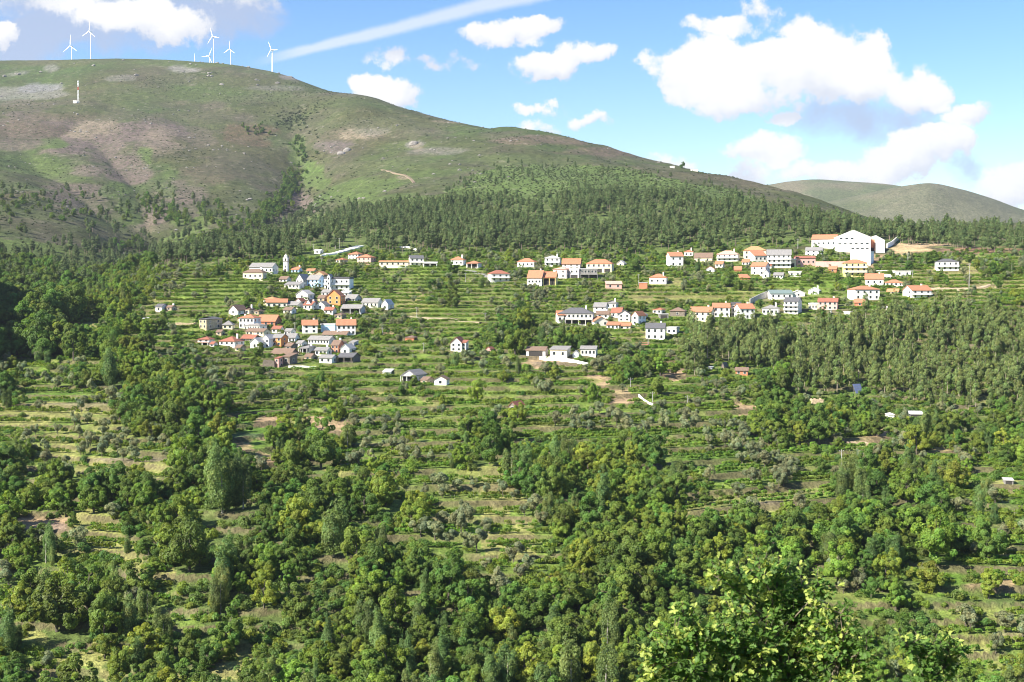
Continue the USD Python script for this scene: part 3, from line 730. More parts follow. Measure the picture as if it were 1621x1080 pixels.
def make_forms():
    rng = np.random.default_rng(11)
    for kind, n in (('oak_tree', 8), ('chestnut_tree', 7), ('olive_tree', 5), ('poplar_tree', 4), ('pine_tree', 5), ('eucalyptus_tree', 5), ('bush', 5), ('bright_bush', 3), ('scrub', 3), ('vine', 3)):
        FORMS[kind] = []
        for i in range(n):
            s = 1000 * len(FORMS) + i
            bark = (0.10, 0.085, 0.065)
            if kind == 'oak_tree':            # about 9 m across and 9 m tall, dark and round
                lobes = grove_lobes(rng, 4.6 * rng.uniform(0.85, 1.15), 0.2, 9.2 * rng.uniform(0.75, 1.2), 2 + i % 3, 30, (0.26, 0.5))
                c, t = lobed_crown(s, lobes, 6800, 0.30, OAK, vary=0.26, shell=0.84)
                tr = trunk(rng, 5, 0.28, 0.03, [l[:3] for l in lobes[2:7]])
            elif kind == 'chestnut_tree':     # a lighter, yellower dome
                lobes = grove_lobes(rng, 4.3 * rng.uniform(0.9, 1.1), 0.2, 9.0 * rng.uniform(0.8, 1.15), 1 + i % 3, 30, (0.24, 0.46))
                c, t = lobed_crown(s, lobes, 6800, 0.29, CHESTNUT, vary=0.22, shell=0.84)
                tr = trunk(rng, 5, 0.3, 0.03, [l[:3] for l in lobes[2:7]])
            elif kind == 'olive_tree':        # small, silvery, loose
                lobes = dome_lobes(rng, 2.1, 1.2, 4.4 * rng.uniform(0.9, 1.15), 13, (0.26, 0.44))
                c, t = lobed_crown(s, lobes, 1700, 0.23, OLIVE, spread=0.6)
                tr = trunk(rng, 2.2, 0.17, 0.08, [l[:3] for l in lobes[2:7]])
            elif kind == 'poplar_tree':       # tall and feathery, several plumes
                lobes = []
                for _ in range(rng.integers(3, 6)):
                    bx, by, top = rng.normal(0, 1.1), rng.normal(0, 1.1), rng.uniform(9.5, 14.5)
                    for z in np.arange(1.8, top, 0.95):
                        w = 1.35 * math.sin(math.pi * (0.12 + 0.83 * z / top)) ** 0.7
                        lobes.append((bx + rng.normal(0, 0.35), by + rng.normal(0, 0.35), z, w * rng.uniform(0.7, 1.15), 1.25))
                c, t = lobed_crown(s, lobes, 6500, 0.25, POPLAR, vary=0.3)
                tr = trunk(rng, 9, 0.22, 0.02)
                bark = (0.30, 0.28, 0.24)
            elif kind == 'pine_tree':         # bare stem below, tufted crown above
                H = rng.uniform(13, 17)
                base = rng.uniform(0.28, 0.52) * H
                lobes = []
                for z in np.arange(base, H, 1.0):
                    k = (z - base) / (H - base)
                    w = 2.7 * (1 - k) ** 0.6 * min(1, 0.55 + 2 * k) + 0.35
                    for _ in range(3 if w > 1.2 else 1):
                        a = rng.uniform(0, 6.28)
                        lobes.append((w * 0.62 * math.cos(a), w * 0.62 * math.sin(a), z + rng.normal(0, 0.3), max(0.5, 0.55 * w * rng.uniform(0.8, 1.3)), 0.7))
                c, t = lobed_crown(s, lobes, 1500, 0.42, PINE, spread=0.8, droop=0.45, vary=0.3)
                tr = trunk(rng, H - 0.6, 0.2, 0.012, sides=5)
                bark = (0.20, 0.155, 0.12)
            elif kind == 'eucalyptus_tree':   # slender, pale stem, hanging olive green sprays
                H = rng.uniform(9, 16)
                base = rng.uniform(0.18, 0.42) * H
                lobes = []
                for z in np.arange(base, H, 0.9):
                    k = (z - base) / (H - base)
                    w = 1.9 * math.sin(math.pi * (0.14 + 0.78 * k)) ** 0.8
                    for _ in range(2):
                        a = rng.uniform(0, 6.28)
                        lobes.append((w * 0.65 * math.cos(a), w * 0.65 * math.sin(a), z + rng.normal(0, 0.4), max(0.45, 0.6 * w * rng.uniform(0.6, 1.25)), 1.15))
                c, t = lobed_crown(s, lobes, 2200, 0.33, EUCALYPT, spread=0.6, droop=0.15, vary=0.32)
                tr = trunk(rng, H - 0.8, 0.17, 0.02, sides=5)
                bark = (0.34, 0.29, 0.22)
            elif kind in ('bush', 'bright_bush'):
                lobes = [(rng.normal(0, 0.55), rng.normal(0, 0.55), rng.uniform(0.4, 1.2), rng.uniform(0.5, 0.9), 0.85) for _ in range(7)]
                c, t = lobed_crown(s, lobes, 620, 0.22, (0.112, 0.182, 0.037) if kind == 'bush' else (0.160, 0.240, 0.036), vary=0.2)
                tr = None
            elif kind == 'scrub':             # far-off heather, broom and gorse
                lobes = [(rng.normal(0, 0.6), rng.normal(0, 0.6), rng.uniform(0.2, 0.7), rng.uniform(0.4, 0.8), 0.8) for _ in range(4)]
                c, t = lobed_crown(s, lobes, 70, 0.55, (0.050, 0.072, 0.026), vary=0.2)
                tr = None
            else:                             # a metre and a half of vine on its wires
                lobes = [(x, rng.normal(0, 0.12), rng.uniform(0.75, 1.5), rng.uniform(0.32, 0.5), 0.9) for x in np.linspace(-0.8, 0.8, 6)]
                c, t = lobed_crown(s, lobes, 110, 0.34, (0.135, 0.225, 0.028), vary=0.2)
                tr = None
            FORMS[kind].append((c, t, tr, bark))


make_forms()
FORM_PATHS = {}
for kind, forms in FORMS.items():
    if kind == 'vine':
        continue
    for i, (c, t, tr, bark) in enumerate(forms):
        path = f'/World/{kind}_form_{i:03d}'
        stage.CreateClassPrim(path)
        x = UsdGeom.Xform.Define(stage, path)
        x.GetPrim().SetSpecifier(Sdf.SpecifierClass)
        leaf = 'needles' if kind in ('pine_tree', 'eucalyptus_tree') else 'leaves'
        put('crown' if tr is not None else 'foliage', c, M[leaf], path, tint=t)
        if tr is not None:
            put('trunk', tr, M['bark'], path, tint=bark)
        FORM_PATHS.setdefault(kind, []).append(path)


def plant(kind, i, loc, rz, scale, label, category, group, sz=None):
    """One tree or bush of its own: an Xform that refers to a form of its kind."""
    x = UsdGeom.Xform.Define(stage, numbered('/World/' + kind))
    x.AddTranslateOp().Set(Gf.Vec3d(*map(float, loc)))
    x.AddRotateZOp().Set(float(rz))
    x.AddScaleOp().Set(Gf.Vec3f(float(scale), float(scale), float(sz or scale)))
    p = x.GetPrim()
    p.GetReferences().AddInternalReference(FORM_PATHS[kind][i])
    p.SetInstanceable(True)
    tag(p, label, category, group)
    return p


def scatter(name, kind, pts, rng, scales, label, category):
    """What is past counting: one object of many copies."""
    if not len(pts):
        return
    pi = UsdGeom.PointInstancer.Define(stage, '/World/' + name)
    n, forms = len(pts), FORMS[kind]
    for i in range(len(forms)):
        c, t, tr, bark = forms[i]
        x = UsdGeom.Xform.Define(stage, f'/World/{name}/form_{i:03d}')
        leaf = 'needles' if kind in ('pine_tree', 'eucalyptus_tree') else 'bark' if kind == 'rock' else 'leaves'
        put('crown' if tr is not None else 'stone' if kind == 'rock' else 'foliage', c, M[leaf], x.GetPath(), tint=t)
        if tr is not None:
            put('trunk', tr, M['bark'], x.GetPath(), tint=bark)
        pi.GetPrototypesRel().AddTarget(x.GetPath())
    a = rng.uniform(0, 2 * math.pi, n)
    q = np.zeros((n, 4), np.float16)
    q[:, 0], q[:, 3] = np.cos(a / 2), np.sin(a / 2)
    pi.CreatePositionsAttr(Vt.Vec3fArray.FromNumpy(np.asarray(pts, np.float32)))
    pi.CreateOrientationsAttr(Vt.QuathArray([Gf.Quath(float(r[0]), 0, 0, float(r[3])) for r in q]))
    s = np.asarray(scales, np.float32)
    pi.CreateScalesAttr(Vt.Vec3fArray.FromNumpy(np.stack([s, s, s * rng.uniform(0.85, 1.15, n)], -1).astype(np.float32)))
    pi.CreateProtoIndicesAttr(Vt.IntArray.FromNumpy(rng.integers(0, len(forms), n).astype(np.int32)))
    tag(pi, label, category, None, 'stuff')

# ------------------------------------------------------------------ building materials
def surface(name, colour, rough=0.85, grain=0.12, scale=2.5, spec=0.3, stain=0.0):
    """Plain weathered stuff: base colour with some blotching, and streaks of dirt."""
    mat(name, {'g': ('geometry', {}), 'n': ('noise_texture', {'scale': scale, 'detail': 4.0, 'roughness': 0.6}), 'n2': ('noise_texture', {'scale': 0.35, 'detail': 4.0, 'roughness': 0.65}),
               'r': ('map_range', {'from_min': 0.3, 'from_max': 0.7, 'to_min': 1 - grain, 'to_max': 1 + grain, 'clamp': True}), 'r2': ('map_range', {'from_min': 0.52, 'from_max': 0.75, 'to_min': 1.0, 'to_max': 1 - stain, 'clamp': True}),
               'm': ('math', {'math_type': 'multiply'}), 's': ('vector_math', {'math_type': 'scale', 'vector1': colour}), 'p': ('principled_bsdf', {'roughness': rough, 'specular_ior_level': spec})},
        [('g.position', 'n.vector'), ('g.position', 'n2.vector'), ('n.fac', 'r.value'), ('n2.fac', 'r2.value'), ('r.result', 'm.value1'), ('r2.result', 'm.value2'), ('m.value', 's.scale'), ('s.vector', 'p.base_color')])


def tiles(name, colour, dark, rough=0.8):
    """Roof tiles: rows across the slope, each row a little different, some tiles paler or mossy."""
    mat(name, {'g': ('texture_coordinate', {}), 'w': ('wave_texture', {'wave_type': 'bands', 'bands_direction': 'x', 'scale': 1.1, 'distortion': 0.6, 'detail': 1.0}), 'z': ('wave_texture', {'wave_type': 'bands', 'bands_direction': 'z', 'scale': 1.0, 'profile': 'saw'}),
               'n': ('noise_texture', {'scale': 1.3, 'detail': 5.0, 'roughness': 0.7}), 'mx': ('mix_color', {'a': colour, 'b': dark}), 'r': ('map_range', {'from_min': 0.42, 'from_max': 0.70, 'to_min': 0.0, 'to_max': 0.8, 'clamp': True}),
               'a': ('math', {'math_type': 'add'}), 'b': ('bump', {'strength': 0.8, 'distance': 0.06}), 'p': ('principled_bsdf', {'roughness': rough, 'specular_ior_level': 0.25})},
        [('g.object', 'w.vector'), ('g.object', 'z.vector'), ('g.object', 'n.vector'), ('n.fac', 'r.value'), ('r.result', 'mx.fac'), ('mx.result', 'p.base_color'), ('w.fac', 'a.value1'), ('z.fac', 'a.value2'), ('a.value', 'b.height'), ('b.normal', 'p.normal')])


WALLS = {'W': (0.80, 0.79, 0.76), 'C': (0.72, 0.63, 0.46), 'Y': (0.76, 0.62, 0.27), 'T': (0.43, 0.34, 0.23), 'S': (0.17, 0.145, 0.12), 'P': (0.62, 0.36, 0.32), 'L': (0.70, 0.60, 0.60), 'B': (0.40, 0.58, 0.76), 'O': (0.66, 0.27, 0.10), 'R': (0.46, 0.19, 0.11),
         'A': (0.46, 0.46, 0.46), 'K': (0.22, 0.21, 0.20), 'V': (0.68, 0.66, 0.61), 'U': (0.74, 0.70, 0.66)}
ROOFS = {'o': ((0.45, 0.195, 0.11), (0.31, 0.14, 0.085)), 'r': ((0.33, 0.13, 0.085), (0.20, 0.10, 0.075)), 'b': ((0.215, 0.145, 0.105), (0.13, 0.10, 0.085)), 'g': ((0.26, 0.25, 0.245), (0.16, 0.16, 0.155)), 'd': ((0.12, 0.12, 0.13), (0.085, 0.085, 0.09)),
         'w': ((0.72, 0.71, 0.70), (0.55, 0.54, 0.53)), 't': ((0.52, 0.27, 0.13), (0.36, 0.18, 0.10)), 'e': ((0.17, 0.23, 0.22), (0.12, 0.16, 0.16)), 'm': ((0.50, 0.49, 0.48), (0.36, 0.35, 0.34)), 'p': ((0.60, 0.36, 0.29), (0.45, 0.25, 0.19))}
for k, c in WALLS.items():
    stone = k in 'TSK'
    surface('wall_' + k.lower() + ('_stone' if stone else '_render'), c, 0.9, 0.35 if stone else 0.06, 1.6 if stone else 0.8, 0.2, 0.35 if stone else 0.22)
for k, (c, dk) in ROOFS.items():
    tiles('roof_' + k, c, dk)
WMAT = {k: M['wall_' + k.lower() + ('_stone' if k in 'TSK' else '_render')] for k in WALLS}
RMAT = {k: M['roof_' + k] for k in ROOFS}
surface('glass', (0.035, 0.042, 0.05), 0.08, 0.05, 1.0, 0.6)
surface('frame', (0.62, 0.60, 0.57), 0.6)
surface('dark_wood', (0.075, 0.05, 0.035), 0.6)
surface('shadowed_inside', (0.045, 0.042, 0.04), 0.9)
surface('iron', (0.16, 0.16, 0.165), 0.5)
surface('concrete', (0.36, 0.35, 0.33), 0.9, 0.15, 1.2, 0.2, 0.3)
surface('white_paint', (0.80, 0.80, 0.80), 0.5, 0.03)
surface('whitewash', (0.78, 0.76, 0.72), 0.9, 0.08, 1.0, 0.2, 0.25)
surface('red_paint', (0.55, 0.07, 0.05), 0.5)
surface('pole_wood', (0.30, 0.27, 0.24), 0.9, 0.2, 5.0)
surface('earth_road', (0.33, 0.27, 0.19), 0.95, 0.2, 1.0, 0.1, 0.2)
surface('asphalt_road', (0.22, 0.21, 0.20), 0.9, 0.15, 2.0, 0.2, 0.2)
surface('mountain_track', (0.20, 0.16, 0.115), 0.95, 0.2, 1.0, 0.1, 0.2)
surface('solar_cells', (0.10, 0.13, 0.22), 0.25, 0.08, 3.0, 0.6)
surface('granite', (0.22, 0.205, 0.19), 0.95, 0.3, 1.0, 0.15, 0.3)


def prism(section, x0, x1, axis='x'):
    """A polygon in (across, up) drawn out along an axis; the section runs anticlockwise."""
    s = np.array(section, float)
    n = len(s)
    p = trimesh.creation.triangulate_polygon(__import__('shapely').Polygon(s), engine='earcut')
    cap_v, cap_f = np.asarray(p[0]), np.asarray(p[1])
    order = [int(np.argmin(((cap_v - q) ** 2).sum(1))) for q in s]
    rows = [np.column_stack([np.full(len(cap_v), x), cap_v]) for x in (x0, x1)]
    v = np.vstack(rows)
    m = len(cap_v)
    f = [cap_f[:, ::-1], cap_f + m]
    side = []
    for i in range(n):
        a, b = order[i], order[(i + 1) % n]
        side += [(a, b, b + m), (a, b + m, a + m)]
    f.append(np.array(side))
    f = np.vstack(f)
    if axis == 'y':
        v = v[:, [1, 0, 2]]
        f = f[:, ::-1]
    t = trimesh.Trimesh(v, f, process=False)
    if t.volume < 0:
        f = f[:, ::-1]
    return v, f


HOUSE_SITES, SITE_NAMES = [], []


def window_boxes(x, y, z, w, h, face, sides=1):
    """(frame, pane) of a window whose middle is at (x, z) on a face: 'f' front (y), 'r' right side (x), 'l' left side."""
    a, b = 0.05, 0.075
    if face == 'f':
        return box(x - w / 2 - 0.1, x + w / 2 + 0.1, y - a, y + 0.02, z - h / 2 - 0.1, z + h / 2 + 0.1), box(x - w / 2, x + w / 2, y - b, y, z - h / 2, z + h / 2)
    s = 1 if face == 'r' else -1
    o = sorted((x - 0.02 * s, x + a * s)), sorted((x, x + b * s))
    return box(*o[0], y - w / 2 - 0.1, y + w / 2 + 0.1, z - h / 2 - 0.1, z + h / 2 + 0.1), box(*o[1], y - w / 2, y + w / 2, z - h / 2, z + h / 2)


def house(name, u, v, w, h, rise, deep, yaw, roof, rc, wc, floors, cols, extras, label, category='house'):
    """A building whose front foot is centred on the pixel (u, v); w, h, rise: width, height to the eaves and height of the roof in the photograph's pixels there; deep in metres."""
    foot = on_ground(u, v)[0]
    s = foot[1] / F
    W, H, R = 1.03 * w * s, 1.02 * h * s, 1.04 * rise * s
    if yaw == 0 and roof != 'n' and category in ('house', 'barn', 'shed', 'villa', 'hut'):
        yaw = -(7 + (u * 13 + v * 7) % 17)          # most look a little to the left, their right flank in shade
    deep = min(deep, 0.9 * W + 2.5)
    W = max(0.5 * W, (W - deep * abs(math.sin(math.radians(yaw))) * 0.9) / math.cos(math.radians(yaw)))
    rad = math.radians(yaw)
    back = np.array([-math.sin(rad), math.cos(rad)]) * deep / 2
    loc = (foot[0] + back[0], foot[1] + back[1], foot[2])
    t = empty(name, loc, yaw)
    tag(t, label, category)
    P = str(t.GetPath())
    HOUSE_SITES.append((loc[0], loc[1], 0.5 * math.hypot(W, deep) + 0.5))
    SITE_NAMES.append(label)
    x0, x1, y0, y1, sink = -W / 2, W / 2, -deep / 2, deep / 2, -5.0
    o, th = min(0.45, 0.06 * W + 0.1), 0.2
    wm, rm = WMAT[wc if wc != 'W' else 'WWVUW'[(u * 3 + v) % 5]], RMAT[rc]
    if roof == 'g':
        put('wall', prism([(y0, sink), (y1, sink), (y1, H), (0, H + R), (y0, H)], x0, x1), wm, P)
        k = R / (deep / 2)
        e = o * k
        put('roof', prism([(y0 - o, H - e + 0.02), (0, H + R + 0.02), (y1 + o, H - e + 0.02), (y1 + o, H - e + th + 0.02), (0, H + R + th + 0.05), (y0 - o, H - e + th + 0.02)], x0 - o, x1 + o), rm, P)
    elif roof == 'G':
        put('wall', prism([(x0, sink), (x1, sink), (x1, H), (0, H + R), (x0, H)], y0, y1, 'y'), wm, P)
        e = o * R / (W / 2)
        put('roof', prism([(x0 - o, H - e + 0.02), (0, H + R + 0.02), (x1 + o, H - e + 0.02), (x1 + o, H - e + th + 0.02), (0, H + R + th + 0.05), (x0 - o, H - e + th + 0.02)], y0 - o, y1 + o, 'y'), rm, P)
    elif roof in 'hc':
        put('wall', box(x0, x1, y0, y1, sink, H), wm, P)
        rl = 0 if roof == 'c' else max(0.0, (W - deep) / 2)
        dl = 0 if roof == 'c' else max(0.0, (deep - W) / 2)
        a = [(x0 - o, y0 - o, H), (x1 + o, y0 - o, H), (x1 + o, y1 + o, H), (x0 - o, y1 + o, H)]
        b = [(x, y, H + 0.18) for x, y, _ in a]
        top = [(-rl - 0.02, -dl, H + R), (rl + 0.02, dl, H + R)]
        vv = np.array(a + b + top)
        ff = [(0, 3, 2), (0, 2, 1)] + [q for i in range(4) for q in ((i, (i + 1) % 4, (i + 1) % 4 + 4), (i, (i + 1) % 4 + 4, i + 4))]
        ff += [(4, 5, 9), (4, 9, 8), (5, 6, 9), (6, 7, 8), (6, 8, 9), (7, 4, 8)]
        put('roof', (vv, np.array(ff)), rm, P)
    elif roof == 's':
        put('wall', prism([(y0, sink), (y1, sink), (y1, H + R), (y0, H)], x0, x1), wm, P)
        e = o * R / deep
        put('roof', prism([(y0 - o, H - e + 0.02), (y1 + o, H + R + e + 0.02), (y1 + o, H + R + e + th), (y0 - o, H - e + th)], x0 - o, x1 + o), rm, P)
    elif roof == 'f':
        put('wall', box(x0, x1, y0, y1, sink, H), wm, P)
        put('roof', box(x0 - 0.25, x1 + 0.25, y0 - 0.25, y1 + 0.25, H, H + max(R, 0.3)), rm, P)
    else:                                   # a roofless shell with a ragged top
        rng = np.random.default_rng(int(u * 7 + v))
        parts = []
        for (a0, a1, b0, b1, along) in ((x0, x1, y0, y0 + 0.5, 0), (x0, x0 + 0.5, y0 + 0.51, y1 - 0.51, 1), (x1 - 0.5, x1, y0 + 0.51, y1 - 0.51, 1), (x0, x1, y1 - 0.5, y1, 0)):
            n = 6
            e = np.linspace(a0, a1, n + 1) if along == 0 else np.linspace(b0, b1, n + 1)
            for i in range(n):
                hh = H * rng.uniform(0.7, 1.0)
                parts.append(box(e[i], e[i + 1], b0, b1, sink, hh) if along == 0 else box(a0, a1, e[i], e[i + 1], sink, hh))
        put('wall', join(parts), wm, P)
    fh = H / max(floors, 1)
    if cols:
        ww, wh = min(1.1, 0.5 * W / cols), min(1.4, 0.5 * fh)
        skip_ground = 'p' in extras or 'a' in extras
        for k in range(floors):
            if k == 0 and skip_ground:
                continue
            z = (k + 0.55) * fh
            for i in range(cols):
                x = x0 + (i + 0.5) * W / cols
                fr, pa = window_boxes(x, y0, z, ww, wh, 'f')
                if 'd' in extras and k == 0 and i == cols // 2:
                    put('door', box(x - 0.5, x + 0.5, y0 - 0.06, y0, 0.0, min(2.1, 0.8 * fh)), M['dark_wood'], P)
                    continue
                f = put('window', fr, M['frame'], P)
                put('pane', pa, M['glass'], f)
            if yaw and abs(yaw) > 8:
                side, xs = ('r', x1) if yaw < 0 else ('l', x0)
                n = max(1, int(deep // 4.5))
                for i in range(n):
                    fr, pa = window_boxes(xs, y0 + (i + 0.5) * deep / n, z, ww, wh, side)
                    f = put('window', fr, M['frame'], P)
                    put('pane', pa, M['glass'], f)
    if 'c' in extras or (roof in 'gh' and category == 'house' and (u + v) % 3 == 0):
        cx, cy = 0.28 * W, 0.12 * deep
        ch = put('chimney', box(cx - 0.4, cx + 0.4, cy - 0.35, cy + 0.35, H, H + R + 1.2), M['whitewash'], P)
        put('chimney_cap', box(cx - 0.5, cx + 0.5, cy - 0.45, cy + 0.45, H + R + 1.2, H + R + 1.35), rm, ch)
    if 'b' in extras:
        for k in range(1, max(floors, 2)):
            z = k * fh
            b = put('balcony', box(x0 - 0.2, x1 + 0.2, y0 - 1.5, y0, z - 0.2, z), M['white_paint'], P)
            put('railing', join([box(x0 - 0.2, x1 + 0.2, y0 - 1.5, y0 - 1.4, z + 0.85, z + 0.95)] + [box(x - 0.04, x + 0.04, y0 - 1.48, y0 - 1.42, z, z + 0.85) for x in np.linspace(x0 - 0.1, x1 + 0.1, max(5, int(W / 0.9)))]), M['white_paint'], b)
    if 'p' in extras:                       # an open porch along the foot: dark inside, pillars in front
        put('porch_opening', box(x0 + 0.3, x1 - 0.3, y0 - 0.05, y0 + 0.01, 0.0, 0.8 * fh), M['shadowed_inside'], P)
        put('porch_roof', box(x0 - 0.2, x1 + 0.2, y0 - 1.8, y0, 0.86 * fh, 0.86 * fh + 0.18), rm, P)
        for x in np.linspace(x0 + 0.1, x1 - 0.1, max(3, int(W / 3))):
            put('pillar', box(x - 0.15, x + 0.15, y0 - 1.75, y0 - 1.45, -1.5, 0.86 * fh), wm, P)
    if 'a' in extras:                       # garage doors or dark openings
        n = max(1, int(W / 5))
        for i in range(n):
            x = x0 + (i + 0.5) * W / n
            put('garage_opening', box(x - 0.36 * W / n, x + 0.36 * W / n, y0 - 0.05, y0 + 0.01, -0.2, min(2.6, 0.85 * fh)), M['shadowed_inside'], P)
    return t


